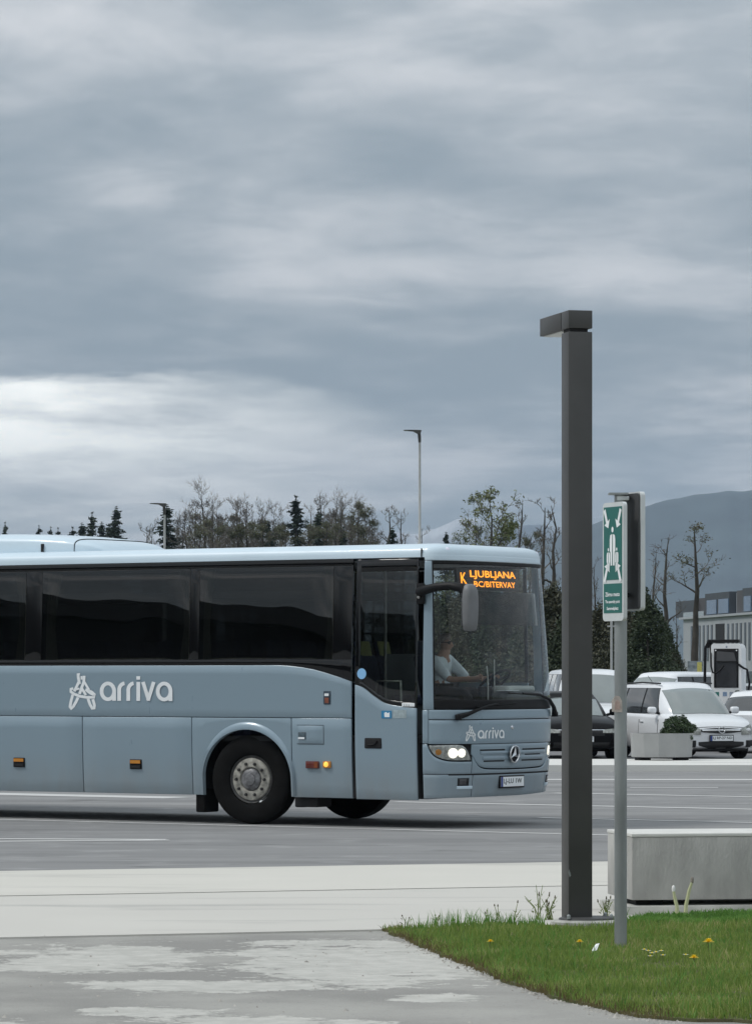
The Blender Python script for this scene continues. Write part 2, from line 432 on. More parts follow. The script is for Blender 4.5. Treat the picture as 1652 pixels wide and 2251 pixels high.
structure(sheet('footpath', [(XL, 8), (XR, 8), (XR, line_y(XR, *N0)), (XL, line_y(XL, *N0))], PZ - 0.012, M_foot, 0.3))
M_pave = m_pavement('pale_pavement', (0.53, 0.515, 0.475), (0.36, 0.355, 0.335), (0.57, 0.555, 0.51))
M_pave2 = m_pavement('pale_kerb_concrete', (0.56, 0.545, 0.495), (0.42, 0.41, 0.38), (0.60, 0.58, 0.53))
structure(sheet('pavement', [(XL, line_y(XL, *N0)), (XR, line_y(XR, *N0)), (XR, line_y(XR, *N1) - .03), (XL, line_y(XL, *N1) - .03)], PZ, M_pave, 0.3))
structure(sheet('joint_strip', [(XL, line_y(XL, *N1) - .03), (XR, line_y(XR, *N1) - .03), (XR, line_y(XR, *N1) + .03), (XL, line_y(XL, *N1) + .03)], PZ - 0.008, mat('joint_dirt', (0.16, 0.155, 0.14), 0.95, var=0.4, vscale=3), 0.2))
structure(sheet('kerb_pavement', [(XL, line_y(XL, *N1) + .03), (XR, line_y(XR, *N1) + .03), (XR, line_y(XR, *N2)), (XL, line_y(XL, *N2))], PZ + 0.003, M_pave2, 0.3))
# the low traffic island between road and car park
M_isl = m_pavement('island_concrete', (0.62, 0.62, 0.59), (0.5, 0.5, 0.48), (0.66, 0.65, 0.62))
structure(sheet('traffic_island', [(-70, 72.0), (70, 72.0), (70, 77.3), (-70, 77.3)], 0.12, M_isl, 0.3))
# painted lines, parallel to the bus lane
M_line = m_pavement('road_paint', (0.55, 0.55, 0.54), (0.27, 0.27, 0.27), (0.50, 0.50, 0.49))
BH = Vector((math.cos(R(33)), -math.sin(R(33)), 0))
def lane_line(px, py, l0, l1, w, direction=BH):
    p = gnd(px, py); n = Vector((-direction.y, direction.x, 0)) * w / 2
    a, b_ = p + direction * l0, p + direction * l1
    structure(sheet('lane_line', [((a - n).x, (a - n).y), ((b_ - n).x, (b_ - n).y), ((b_ + n).x, (b_ + n).y), ((a + n).x, (a + n).y)], 0.004, M_line))
lane_line(900, 1825, -9, 9, 0.16)
lane_line(1400, 1803, -1.4, 12, 0.20)
lane_line(1300, 1772, -3.2, 14, 0.26)
lane_line(1600, 1751, -3.0, 12, 0.26)
lane_line(200, 1750, -8, 1.6, 0.75)
EX = Vector((1, 0, 0))
lane_line(1430, 1714, -2.6, 9, 0.7, EX)
lane_line(1480, 1731.5, -0.7, 0.7, 0.25, EX)
lane_line(0, 1844.5, -4, 1.83, 0.22, Vector((1, -0.10, 0)).normalized())
lane_line(0, 1850, -4, 1.83, 0.22, Vector((1, 0.16, 0)).normalized())

# ------------------------------------------------------------------ far mountains and air
def ridge(name, pts, d, depth, m, seed, rough):
    """a real range: ridge line from (px, py) pairs at distance d, slopes falling to both sides"""
    rng = random.Random(seed); nx, ny = 240, 26
    xs = [p[0] for p in pts]; ys = [p[1] for p in pts]; vs = []; fs = []
    ph = [(rng.uniform(0, 6.28), rng.uniform(2.0, 40.0)) for _ in range(14)]
    for i in range(nx):
        px = xs[0] + (xs[-1] - xs[0]) * i / (nx - 1)
        py = float(np.interp(px, xs, ys)); P = at(px, py, d)
        jag = sum(math.sin(a + f * px / 300.0) / (f ** 0.85) for a, f in ph) * rough
        for j in range(ny):
            t = j / (ny - 1) * 2 - 1
            h = (P.z + jag) * (1 - abs(t) ** 1.15)
            gul = sum(math.sin(a * 3 + f * px / 110.0 + t * 3) for a, f in ph[:7]) * rough * 0.9 * abs(t) * (1 - abs(t))
            vs.append((P.x + t * depth * 0.1, d + t * depth, max(-3, h + gul)))
    for i in range(nx - 1):
        for j in range(ny - 1):
            a = i * ny + j; fs.append((a, a + ny, a + ny + 1, a + 1))
    return structure(mesh(name, vs, fs, m, None, 60))
M_forest = mat('forested_slope', (0.040, 0.055, 0.055), 0.95, var=0.35, vscale=0.008, detail=8)
ridge('mountain', [(700, 1480), (1000, 1290), (1150, 1200), (1230, 1172), (1310, 1146), (1370, 1120), (1440, 1096), (1500, 1085), (1540, 1080), (1575, 1078), (1600, 1073), (1630, 1074), (1655, 1070), (1750, 1040), (1900, 1060), (2300, 1120), (2900, 1300), (3300, 1480)], 7000, 980, M_forest, 4, 3.7)
M_snow = mat('snowy_slope', (0.08, 0.10, 0.12), 0.9, color2=(0.50, 0.52, 0.55), vscale=0.005, detail=9)
ridge('snowy_mountain', [(-900, 1480), (-400, 1250), (0, 1190), (300, 1200), (620, 1190), (760, 1172), (810, 1150), (850, 1165), (920, 1172), (960, 1150), (1005, 1132), (1050, 1130), (1100, 1148), (1200, 1150), (1400, 1180), (1700, 1280), (2000, 1480)], 7900, 600, M_snow, 9, 9.0)

def haze():
    m = bpy.data.materials.new('haze_air'); m.use_nodes = True; N = m.node_tree.nodes; L = m.node_tree.links
    N.remove(N['Principled BSDF'])
    v = N.new('ShaderNodeVolumePrincipled'); v.inputs['Color'].default_value = (0.62, 0.79, 1.0, 1)
    v.inputs['Density'].default_value = 0.000078; v.inputs['Anisotropy'].default_value = 0.0
    L.new(v.outputs[0], N['Material Output'].inputs['Volume'])
    b = MB().box((-9000, -160, -1.2), (9000, 10400, 560))
    return stuff(b.build('haze', m))
haze()

# ------------------------------------------------------------------ lawn
lawn_px = [(846, 2043), (890, 2063), (930, 2081), (990, 2106), (1050, 2131), (1110, 2155), (1160, 2172), (1225, 2192), (1290, 2207), (1345, 2222), (1400, 2233), (1480, 2240), (1652, 2243), (1960, 2247)]
lawn_edge = [gnd(a, b, PZ) for a, b in lawn_px]
lawn_poly = [(p.x, p.y) for p in lawn_edge] + [(3.6, line_y(3.6, *N0) + .5), (1.9, line_y(1.9, *N0) + .5), (1.75, line_y(1.75, *N0) + .06), (0.9, line_y(0.9, *N0) + .05)]
rl = random.Random(3)
dense = []
for i in range(len(lawn_poly)):
    a = Vector(lawn_poly[i]); b = Vector(lawn_poly[(i + 1) % len(lawn_poly)]); k = max(1, int((b - a).length / 0.12))
    for j in range(k):
        p = a.lerp(b, j / k); w = 0.035 if i < 13 else 0.015
        dense.append((p.x + rl.uniform(-w, w), p.y + rl.uniform(-w, w) * 2))
M_soil = mat('lawn_soil', (0.065, 0.085, 0.026), 0.95, color2=(0.11, 0.095, 0.050), vscale=6, bump=0.5, bscale=30)
structure(sheet('lawn', dense, PZ + 0.004, M_soil, 0.15))

def in_poly(px, py, poly):
    px = np.asarray(px); py = np.asarray(py); ins = np.zeros(px.shape, bool); n = len(poly); j = n - 1
    for i in range(n):
        xi, yi = poly[i]; xj, yj = poly[j]
        c = ((yi > py) != (yj > py)) & (px < (xj - xi) * (py - yi) / (yj - yi + 1e-12) + xi)
        ins ^= c; j = i
    return ins
def m_grass(name, c1, c2, c3):
    m, N, L, b = nodes_of(name)
    tc = N.new('ShaderNodeTexCoord'); g = N.new('ShaderNodeNewGeometry')
    r = N.new('ShaderNodeValToRGB'); e = r.color_ramp.elements
    e[0].color = (*c1, 1); e[1].color = (*c3, 1); k = e.new(0.72); k.color = (*c2, 1)
    patch = nz(N, L, tc.outputs['Object'], 1.6, 4)
    mix = mth(N, L, 'ADD', mth(N, L, 'MULTIPLY', g.outputs['Random Per Island'], 0.62), sstep(N, L, patch, 0.30, 0.72, 0.0, 0.42), True)
    L.new(mix, r.inputs[0]); L.new(r.outputs[0], b.inputs['Base Color'])
    b.inputs['Roughness'].default_value = 0.55; b.inputs['Specular IOR Level'].default_value = 0.3
    tl = N.new('ShaderNodeBsdfTranslucent'); L.new(r.outputs[0], tl.inputs['Color']); ms = N.new('ShaderNodeMixShader'); ms.inputs[0].default_value = 0.48
    L.new(b.outputs[0], ms.inputs[1]); L.new(tl.outputs[0], ms.inputs[2]); L.new(ms.outputs[0], N['Material Output'].inputs[0])
    return m
FOOT = gnd(1267, 2030, PZ)[:2]; FOOT = (FOOT[0] + .06, FOOT[1] - .08)
def blades(name, n, poly, hmin, hmax, wid, m, seed, dens=None, lean=0.6):
    rng = np.random.default_rng(seed)
    P = np.array(poly); lo = P.min(0); hi = P.max(0)
    x = rng.uniform(lo[0], hi[0], n * 3); y = rng.uniform(lo[1], hi[1], n * 3)
    k = in_poly(x, y, poly)
    k &= ((x - FOOT[0]) / .29) ** 2 + ((y - FOOT[1] + .16) / .42) ** 2 > 1.0      # the lamp footing stays clear
    if dens is not None: k &= rng.random(n * 3) < dens(x, y)
    x = x[k][:n]; y = y[k][:n]; n = len(x)
    pat = 0.45 + 0.6 * np.sin(x * 4.1 + 1.3 * np.sin(y * 2.3)) * np.sin(y * 2.9 + x * 1.7)
    h = (hmin + (hmax - hmin) * rng.random(n) ** 1.6) * (0.62 + 0.6 * pat)
    a = rng.uniform(0, 2 * np.pi, n); ln = rng.random(n) * lean * h; la = rng.uniform(0, 2 * np.pi, n)
    wx, wy = np.cos(a) * wid * 0.5, np.sin(a) * wid * 0.5
    lx, ly = np.cos(la) * ln, np.sin(la) * ln
    z0 = np.full(n, PZ)
    V = np.stack([np.stack([x - wx, y - wy, z0], 1), np.stack([x + wx, y + wy, z0], 1),
                  np.stack([x + wx * .8 + lx * .35, y + wy * .8 + ly * .35, z0 + h * .6], 1), np.stack([x - wx * .8 + lx * .35, y - wy * .8 + ly * .35, z0 + h * .6], 1),
                  np.stack([x + lx, y + ly, z0 + h], 1)], 1).reshape(-1, 3)
    base = np.arange(n) * 5
    quads = np.stack([base, base + 1, base + 2, base + 3], 1); tris = np.stack([base + 3, base + 2, base + 4], 1)
    me = bpy.data.meshes.new(name); me.vertices.add(n * 5); me.vertices.foreach_set('co', V.ravel())
    me.loops.add(n * 7); lv = np.concatenate([quads, tris], 1).ravel(); me.loops.foreach_set('vertex_index', lv)
    me.polygons.add(n * 2); st = np.stack([np.arange(n) * 7, np.arange(n) * 7 + 4], 1).ravel(); me.polygons.foreach_set('loop_start', st)
    me.update(calc_edges=True); me.validate(); me.materials.append(m)
    o = bpy.data.objects.new(name, me); COL.objects.link(o)
    o['label'] = 'short green lawn grass around the lamp post'; o['category'] = 'grass'
    return stuff(o)
M_grass = m_grass('grass_blade', (0.095, 0.180, 0.034), (0.270, 0.360, 0.085), (0.55, 0.50, 0.25))
M_clover = m_grass('clover_leaf', (0.075, 0.185, 0.034), (0.17, 0.34, 0.07), (0.27, 0.42, 0.11))
def clumped(lo, hi):
    def f(x, y):
        v = np.sin(x * 7.3 + 2.1 * np.sin(y * 3.7)) * np.sin(y * 4.9 + 1.7 * np.sin(x * 5.1)) + .5 * np.sin(x * 19.0 + y * 11.0) * np.sin(y * 13.0 - x * 7.0)
        return lo + (hi - lo) * np.clip(v * .8 + .5, 0, 1)
    return f
blades('grass', 95000, dense, 0.012, 0.070, 0.0055, M_grass, 11, clumped(.45, 1.0))
tuft = blades('grass_tufts', 5200, dense, 0.05, 0.115, 0.006, M_clover, 31, clumped(-.5, .9), 0.9)
tuft['label'] = 'darker longer grass tufts scattered through the lawn'
straw = blades('dead_grass', 3600, dense, 0.02, 0.07, 0.005, m_grass('straw_blade', (.30, .25, .12), (.42, .36, .19), (.22, .17, .08)), 33, clumped(-.3, 1.0), 1.6)
straw['label'] = 'pale dead grass blades lying in the lawn'
# denser taller clover against the block and the lamp footing, dry blades along the path edge
cl = blades('clover', 16000, [(1.35, 25.85), (3.6, 26.2), (3.6, line_y(3.6, *N0) + .48), (1.9, line_y(1.9, *N0) + .46), (1.7, 26.2)], 0.03, 0.085, 0.014, M_clover, 5, lean=1.1)
cl['label'] = 'taller leafy clover growing along the foot of the concrete block'
edge = []
for p in lawn_edge[:12]: edge.append((p.x - .03, p.y - .05))
for p in reversed(lawn_edge[:12]): edge.append((p.x + .10, p.y + .22))
M_dry = m_grass('dry_blade', (0.11, 0.085, 0.035), (0.17, 0.14, 0.06), (0.10, 0.13, 0.04))
dr = blades('dry_grass', 9000, edge, 0.015, 0.06, 0.005, M_dry, 8, lean=1.2)
dr['label'] = 'dry brown grass fringe along the path edge'
back = [(0.10, 25.735), (0.6, 25.86), (1.7, 26.15), (1.7, 26.40), (0.8, 26.02)]
bk = blades('tall_grass', 2600, back, 0.03, 0.14, 0.005, M_clover, 21, lean=0.6)
bk['label'] = 'taller ragged grass along the edge of the pale pavement'

# loose grit along the path edge
rg_ = random.Random(77); gb = MB()
for k in range(900):
    i = rg_.randrange(11); a_, b2 = lawn_edge[i], lawn_edge[i + 1]; q = a_.lerp(b2, rg_.random())
    x, y = q.x + rg_.gauss(-.01, .035), q.y + rg_.gauss(-.06, .10); r = rg_.uniform(.003, .011) * (1 if rg_.random() < .9 else 1.8)
    if k > 640: x, y = rg_.uniform(-2.6, 2.0), rg_.uniform(17.5, 25.3)
    if k > 640 and in_poly([x], [y], dense)[0]: continue
    z = PZ - .012; n_ = 5
    gb.add([(x + r * math.cos(6.283 * j / n_ + k) * rg_.uniform(.7, 1.2), y + r * math.sin(6.283 * j / n_ + k) * rg_.uniform(.7, 1.2), z) for j in range(n_)] + [(x, y, z + r * rg_.uniform(.5, 1.0))], [(j, (j + 1) % n_, n_) for j in range(n_)])
gv = stuff(gb.build('grit', mat('grit_stone', (.20, .19, .17), .9, color2=(.50, .48, .44), vscale=9)))
gv['label'] = 'loose grit and crumbs along the lawn edge of the path'; gv['category'] = 'grit'
# single plants in the lawn
M_stem = mat('plant_stem', (0.16, 0.21, 0.06), 0.7, var=0.2)
M_seed = mat('seed_head', (0.10, 0.09, 0.05), 0.8, var=0.3)
M_stalk = mat('pale_stalk', (0.50, 0.52, 0.30), 0.6, var=0.15)
M_yel = mat('dandelion_yellow', (0.85, 0.62, 0.02), 0.6, var=0.15, vscale=60)
M_daisy = mat('daisy_white', (0.78, 0.78, 0.76), 0.6, var=0.06)
def dandelion(px, py, r, hgt, label):
    p = gnd(px, py + hgt * 345, PZ); t = thing('dandelion', label, 'flower', p, rl.uniform(0, 6), 'dandelions in the lawn')
    MB().tube([(0, 0, 0), (.006, 0, hgt * .6), (.004, .004, hgt)], [.004, .0035, .003], 6).build('stem', M_stem, t, 40)
    b = MB()
    for ring, (rr, tz, nn) in enumerate(((1.0, .10, 16), (.72, .35, 13), (.42, .6, 9))):
        for i in range(nn):
            a = 2 * math.pi * (i + .5 * ring) / nn; ca, sa = math.cos(a), math.sin(a); w = r * .16
            b.add([(0, 0, hgt), (ca * r * rr * .6 - sa * w, sa * r * rr * .6 + ca * w, hgt + r * tz * .7), (ca * r * rr, sa * r * rr, hgt + r * tz), (ca * r * rr * .6 + sa * w, sa * r * rr * .6 - ca * w, hgt + r * tz * .7)], [(0, 1, 2, 3)])
    b.build('flower_head', M_yel, t)
dandelion(1077, 2071, .026, .062, 'small yellow dandelion in the grass on the path side of the lamp post')
dandelion(1273, 2072, .028, .062, 'yellow dandelion in the grass just in front of the lamp footing')
dandelion(1556, 2073, .042, .080, 'largest yellow dandelion, in the grass before the concrete block')
dandelion(1524, 2108, .034, .055, 'yellow dandelion growing beside the white daisies')
def daisy(px, py, r):
    p = gnd(px, py + 19, PZ); t = thing('daisy', 'small white daisy in the grass before the concrete block', 'flower', p, rl.uniform(0, 6), 'white daisies in the lawn')
    MB().tube([(0, 0, 0), (.003, 0, .056)], .002, 5).build('stem', M_stem, t)
    b = MB()
    for i in range(12):
        a = 2 * math.pi * i / 12; ca, sa = math.cos(a), math.sin(a); w = r * .2
        b.add([(0, 0, .056), (ca * r * .6 - sa * w, sa * r * .6 + ca * w, .060), (ca * r, sa * r, .061), (ca * r * .6 + sa * w, sa * r * .6 - ca * w, .060)], [(0, 1, 2, 3)])
    b.build('petals', M_daisy, t)
    MB().lathe([(0, .066), (r * .25, .063), (r * .3, .058)], 8).build('centre', M_yel, t)
for a, b_ in ((1415, 2090), (1424, 2093), (1432, 2098), (1441, 2096), (1452, 2093), (1456, 2103), (1428, 2105), (1506, 2102)): daisy(a, b_, .019)
def stalk(px, base_y, tip_px, tip_y, label, bud):
    p = gnd(px, base_y, PZ); top = at(tip_px, tip_y, p.y); d = top - p
    t = thing('dandelion_stalk', label, 'plant', p)
    MB().tube([(0, 0, 0), (d.x * .12 + .012 * bud, 0, d.z * .35), (d.x * .55, 0, d.z * .75), (d.x, 0, d.z)], [.015, .014, .012, .009], 7).build('stem', M_stalk, t, 50)
    MB().lathe([(0, -.012), (.010, -.008), (.013, .012), (.010, .028), (.004, .034), (0, .035)], 9, Matrix.Translation(d)).build('seed_head', mat('grey_bud', (0.22, 0.20, 0.17), .8, var=.3, vscale=40) if bud < 1 else M_daisy, t, 40)
stalk(1484, 2016, 1479, 1957, 'thick bent dandelion stalk with a pale bud in front of the concrete block', 1)
stalk(1505, 2015, 1520, 1938, 'tall thin dandelion stalk with a brown tip in front of the concrete block', 0)
def weed(px, base_y, hgt, n, label, seed):
    rg = random.Random(seed); p = gnd(px, base_y, PZ); t = thing('weed', label, 'weed', p, 0, 'tall weeds along the lawn edge')
    b = MB(); heads = []
    for i in range(n):
        a = rg.uniform(0, 6.28); l = rg.uniform(.05, .4) * hgt; z = hgt * rg.uniform(.55, 1.0)
        q = [(rg.uniform(-.03, .03), rg.uniform(-.03, .03), 0), (math.cos(a) * l * .3, math.sin(a) * l * .3, z * .55), (math.cos(a) * l, math.sin(a) * l, z)]
        b.tube(q, [.0035, .003, .0018], 5)
        if rg.random() < .6: heads.append(MB().tube([q[2], (q[2][0] * 1.05, q[2][1] * 1.05, z + hgt * .12)], [.006, .003], 5))
        for k in range(3):
            f = rg.uniform(.2, .8); c = Vector(q[0]).lerp(Vector(q[2]), f); aa = rg.uniform(0, 6.28); ll = rg.uniform(.014, .034)
            b.add([c, c + Vector((math.cos(aa) * ll, math.sin(aa) * ll, .02)), c + Vector((math.cos(aa + .5) * ll * .55, math.sin(aa + .5) * ll * .55, .016))], [(0, 1, 2)])
    stuff(b.build('foliage', M_stem, t))
    for h in heads: h.build('seed_head', M_seed, t)
for i, (a, b_, h_, n_, l_) in enumerate(((1183, 2022, .26, 6, 'tallest dry weed with thin spread stalks next to the lamp post'), (1205, 2022, .17, 10, 'bushy green weed tuft against the lamp footing on the path side'),
        (1330, 2025, .17, 9, 'green weed tuft between the lamp post and the sign pole'), (1130, 2030, .15, 2, 'pair of thin upright weed stalks at the pavement edge'),
        (1095, 2032, .13, 3, 'short thin weed stalks at the pavement edge'), (1068, 2034, .13, 2, 'single dry stalk at the pavement edge'), (895, 2043, .09, 2, 'tiny weed at the tip of the lawn'), (960, 2036, .09, 3, 'low weed near the tip of the lawn'))):
    weed(a, b_, h_, n_, l_, 40 + i)
p = gnd(1306, 2105, PZ)
tag(MB().add([(-.02, 0, .03), (.012, -.008, .045), (.03, .01, .085), (.008, .02, .08), (-.012, .012, .05), (0, .004, .062)], [(0, 1, 5), (1, 2, 5), (2, 3, 5), (3, 4, 5), (4, 0, 5)]).build('paper_scrap', M_white, None, loc=p), 'crumpled white paper scrap in the grass beside the sign pole', 'litter')
# ------------------------------------------------------------------ lamp post, sign, block, edge post
M_anth = mat('anthracite_steel', (0.058, 0.058, 0.057), 0.5, 0.1, var=0.12, vscale=3)
M_galv = mat('galvanised_steel', (0.28, 0.30, 0.30), 0.5, 0.45, var=0.22, vscale=7, stretch=(1, 1, .25))
def lamp_post():
    base = gnd(1267, 2030, PZ)
    t = thing('lamp_post', 'tall dark grey square lamp post with a stubby arm, standing in the lawn', 'lamp post', base, R(14))
    s = 0.0845; H = 4.165
    MB().box((-s, -s, .03), (s, s, H - .145), bev=.006).build('post', M_anth, t, 40)
    MB().box((-s + .012, -s + .012, H - .150), (s - .03, s - .012, H - .120)).build('neck', M_gap, t)
    MB().box((-s, -s, H - .122), (s, s, H), bev=.004).build('head', M_anth, t, 40)
    MB().box((-s + .004, s - .002, H - .118), (s - .004, s + .014, H - .004)).build('joint', M_gap, t)
    arm = MB().box((-s, s + .012, H - .122), (s, s + .52, H), bev=.004).build('arm', M_anth, t, 40)
    MB().box((-s + .02, s + .05, H - .128), (s - .02, s + .48, H - .1195)).build('lens', mat('lamp_lens', (.62, .63, .62), .4, var=.05), arm)
    pl = MB().lathe([(0, .048), (.15, .048), (.165, .042), (.17, .028)], 24).build('base_plate', M_anth, t, 40)
    pl.scale = (1.25, .9, 1)
    pl.location = (.07, -.05, 0)
    f = MB().lathe([(0, .030), (.235, .030), (.25, .020), (.255, -.08)], 28).build('footing', mat('footing_concrete', (.36, .36, .33), .95, var=.25, vscale=9, bump=.5, bscale=30), t, 40)
    f.location = (.06, -.09, 0); f.scale = (1.05, .95, 1)
    for bx_, by_ in ((-.10, -.14), (.20, -.14), (.22, .06)): MB().lathe([(.014, .04), (.014, .062), (.008, .07), (0, .07)], 6, Matrix.Translation((bx_, by_, 0))).build('bolt', M_galv, t, 30)
    b = MB().add([(0, 0, 0), (.010, -.001, .01), (.006, -.001, .03), (-.004, 0, .055), (-.008, 0, .03)], [(0, 1, 2, 3, 4)]).build('paint_chip', M_galv, t)
    b.location = (-s + .006, -s - .002, .32)
lamp_post()

M_signw = mat('sign_frame', (0.62, 0.65, 0.65), 0.4, 0.1, var=0.06, vscale=5)
M_green = mat('sign_green', (0.008, 0.125, 0.105), 0.4, var=0.05, vscale=8)
M_signback = mat('sign_back', (0.075, 0.077, 0.080), 0.55, 0.2, var=0.15)
def rrect(w, h, r, n=5):
    o = []
    for cx, cy, a0 in ((w / 2 - r, h / 2 - r, 0), (-w / 2 + r, h / 2 - r, 90), (-w / 2 + r, -h / 2 + r, 180), (w / 2 - r, -h / 2 + r, 270)):
        o += [(cx + r * math.cos(R(a0 + 90 * i / n)), cy + r * math.sin(R(a0 + 90 * i / n))) for i in range(n + 1)]
    return o
def sign():
    base = gnd(1363, 2083, PZ)
    t = thing('assembly_point_sign', 'green and white assembly point sign panels on a galvanised round pole', 'sign', base)
    d = base.y; sc = FOC / d
    ztop = CAM_H + (1485 - 1088) / sc - PZ
    MB().lathe([(.039, -.1), (.039, ztop), (.0, ztop)], 20).build('pole', M_galv, t, 40)
    # weathered sticker and collar marks on the pole
    b = MB()
    zs = CAM_H - (1548 - 1485) / sc - PZ
    b.prism([(-.035, -.045), (-.01, -.05), (.03, -.048), (.028, .02), (.012, .05), (-.015, .052), (-.036, .02)], lambda a, c, q: (a - .022, -.041 - q + .25 * abs(a - .0) * .3, zs + c), 0, .002)
    st = b.build('sticker', mat('faded_sticker', (.50, .44, .40), .7, var=.25, vscale=30), t)
    MB().prism([(-.02, -.03), (.015, -.03), (.012, .02), (-.005, .032), (-.018, .015)], lambda a, c, q: (a - .02, -.0435 - q, zs + c - .004), 0, .001).build('picture', mat('sticker_pink', (.45, .33, .29), .7, var=.2, vscale=40), st)
    yaw = R(-67)          # the panels turn their faces to the path
    def panel(off, front):
        """panel plane: local a along the width, c up, q outward"""
        W, Hh = 0.285, 0.735
        zc = CAM_H + (1485 - 1235) / sc - PZ
        n = Vector((math.sin(yaw), -math.cos(yaw), 0)); tt = Vector((math.cos(yaw), math.sin(yaw), 0))
        def fn(a, c, q): return tuple(Vector((.014, 0, zc)) + tt * a + n * (off + q) + Vector((0, 0, c)))
        p = MB().prism(rrect(W, Hh, .028), fn, -.026, .0)
        o = p.build('sign_panel', M_signw, t, 40)
        if front:
            def plate(name, x0, x1, z0, z1, q, m, par):
                return MB().prism([(x0, z0), (x1, z0), (x1, z1), (x0, z1)], fn, q, q + .002).build(name, m, par)
            hy = Hh / 2
            plate('picture_field', -W / 2 + .018, W / 2 - .018, -hy + .255, hy - .028, .0005, M_green, o)
            plate('text_field', -W / 2 + .018, W / 2 - .018, -hy + .050, -hy + .232, .0005, M_green, o)
            def flat(vs, fs, name):
                k = MB().add([fn(a, c, .004) for a, c in vs], fs); return k.build(name, M_white, o)
            # four arrows pointing in from the corners and the group of people between them
            def arrow(cx, cy, sx, sy, nm='arrow'):
                pts = []
                sh = [(-.010, -.062), (.012, -.062), (.006, .018), (.030, .018), (-.004, .058), (-.034, .018), (-.014, .018)]
                ang = R(-28) * sx * sy
                for a, c in sh:
                    a, c = a * sx * 1.3, c * sy * 1.05
                    pts.append((cx + a * math.cos(ang) - c * math.sin(ang), cy + a * math.sin(ang) + c * math.cos(ang)))
                flat(pts, [tuple(range(len(pts)))], nm)
            zc0 = .10
            arrow(-.082, zc0 + .165, 1, -1); arrow(.082, zc0 + .165, -1, -1)
            arrow(-.082, zc0 - .165, 1, 1); arrow(.082, zc0 - .165, -1, 1)
            def figure(cx, cy, s_):
                flat([(cx + a * s_, cy + c * s_) for a, c in arc(0, .098, .014, .017, 0, 330, 11)], [tuple(range(12))], 'figure')
                for sg in (-1, 1):
                    pts = [(.004, .072), (.030, .066), (.036, .04), (.036, -.03), (.028, -.03), (.026, -.112), (.006, -.112)]
                    flat([(cx + sg * a * s_, cy + c * s_) for a, c in pts], [tuple(range(7))], 'figure')
            figure(0, zc0 - .005, 1.06); figure(-.058, zc0 - .085, .62); figure(.058, zc0 - .085, .62)
            for s_, zz, hh in (('Zbirno mesto', -.215, .026), ('The assembly point', -.262, .024), ('Sammelplatz', -.305, .026)):
                vs, fs, w = text2d(s_, .025); k = min(.20 / w, hh * 1.2)
                flat([(x * k - w * k / 2, zz + y * hh) for x, y in vs], fs, 'lettering')
        else:
            MB().prism(rrect(W - .03, Hh - .03, .02), fn, -.030, -.0262).build('back_panel', M_signback, o)
        return o
    panel(.068, True)
    # rear panel faces the other way: build it mirrored by turning the normal
    W, Hh = 0.285, 0.735; zc = CAM_H + (1485 - 1212) / sc - PZ
    n = Vector((math.sin(yaw), -math.cos(yaw), 0)); tt = Vector((math.cos(yaw), math.sin(yaw), 0))
    def fb(a, c, q): return tuple(Vector((-.006, 0, zc)) + tt * a + n * (-.075 - q) + Vector((0, 0, c)))
    o = MB().prism(rrect(W, Hh, .028), fb, 0, .03).build('sign_panel', M_signw, t, 40)
    MB().prism(rrect(W - .02, Hh - .02, .02), fb, -.012, -.0005).build('back_panel', M_signback, o)
    for z in (ztop - .02, ztop - .62):
        b = MB().box((-.025, -.042, z - .015), (.05, .045, z + .012), bev=.004); b.build('clamp', M_gap if z < ztop - .1 else M_signw, t, 40)
    MB().box((-.075, -.06, ztop), (.045, .05, ztop + .012)).build('cap', M_galv, t)
sign()

def block():
    c0 = gnd(1388, 2010, PZ); a = R(9)
    t = thing('concrete_block', 'low grey concrete block bench raised on a pale plinth behind the lawn', 'bench', (c0.x, c0.y, PZ), a)
    m = mat('cast_concrete', (.38, .378, .36), .92, var=.15, vscale=5.0, bump=.6, bscale=38, detail=12, stretch=(1.4, 1, .55))
    MB().box((0, 0, .100), (2.4, .80, .545), bev=.005).build('block', m, t, 40)
    MB().box((-.004, -.004, .546), (2.404, .804, .570), bev=.005).build('top_slab', mat('pale_slab', (.60, .60, .57), .85, var=.06, vscale=4), t, 40)
    MB().box((-.05, -.04, -.05), (2.5, .85, .060), bev=.008).build('plinth', mat('plinth_concrete', (.42, .42, .39), .92, var=.2, vscale=6), t, 40)
    for x in (.05, 1.1, 2.15):
        MB().box((x, .10, .060), (x + .2, .45, .101)).build('support', M_gap, t)
block()
p = gnd(1655, 2238, PZ)
t = thing('bollard', 'slim dark grey steel bollard at the lawn corner by the path', 'bollard', (p.x + .058, p.y, PZ))
MB().box((-.055, -.055, -.05), (.055, .055, 1.02), bev=.006).build('post', M_anth, t, 40)
MB().box((-.06, -.06, 1.02), (.06, .06, 1.035), bev=.004).build('cap', M_anth, t, 40)
MB().box((-.09, -.09, -.01), (.09, .09, .012), bev=.003).build('base_plate', M_anth, t, 40)
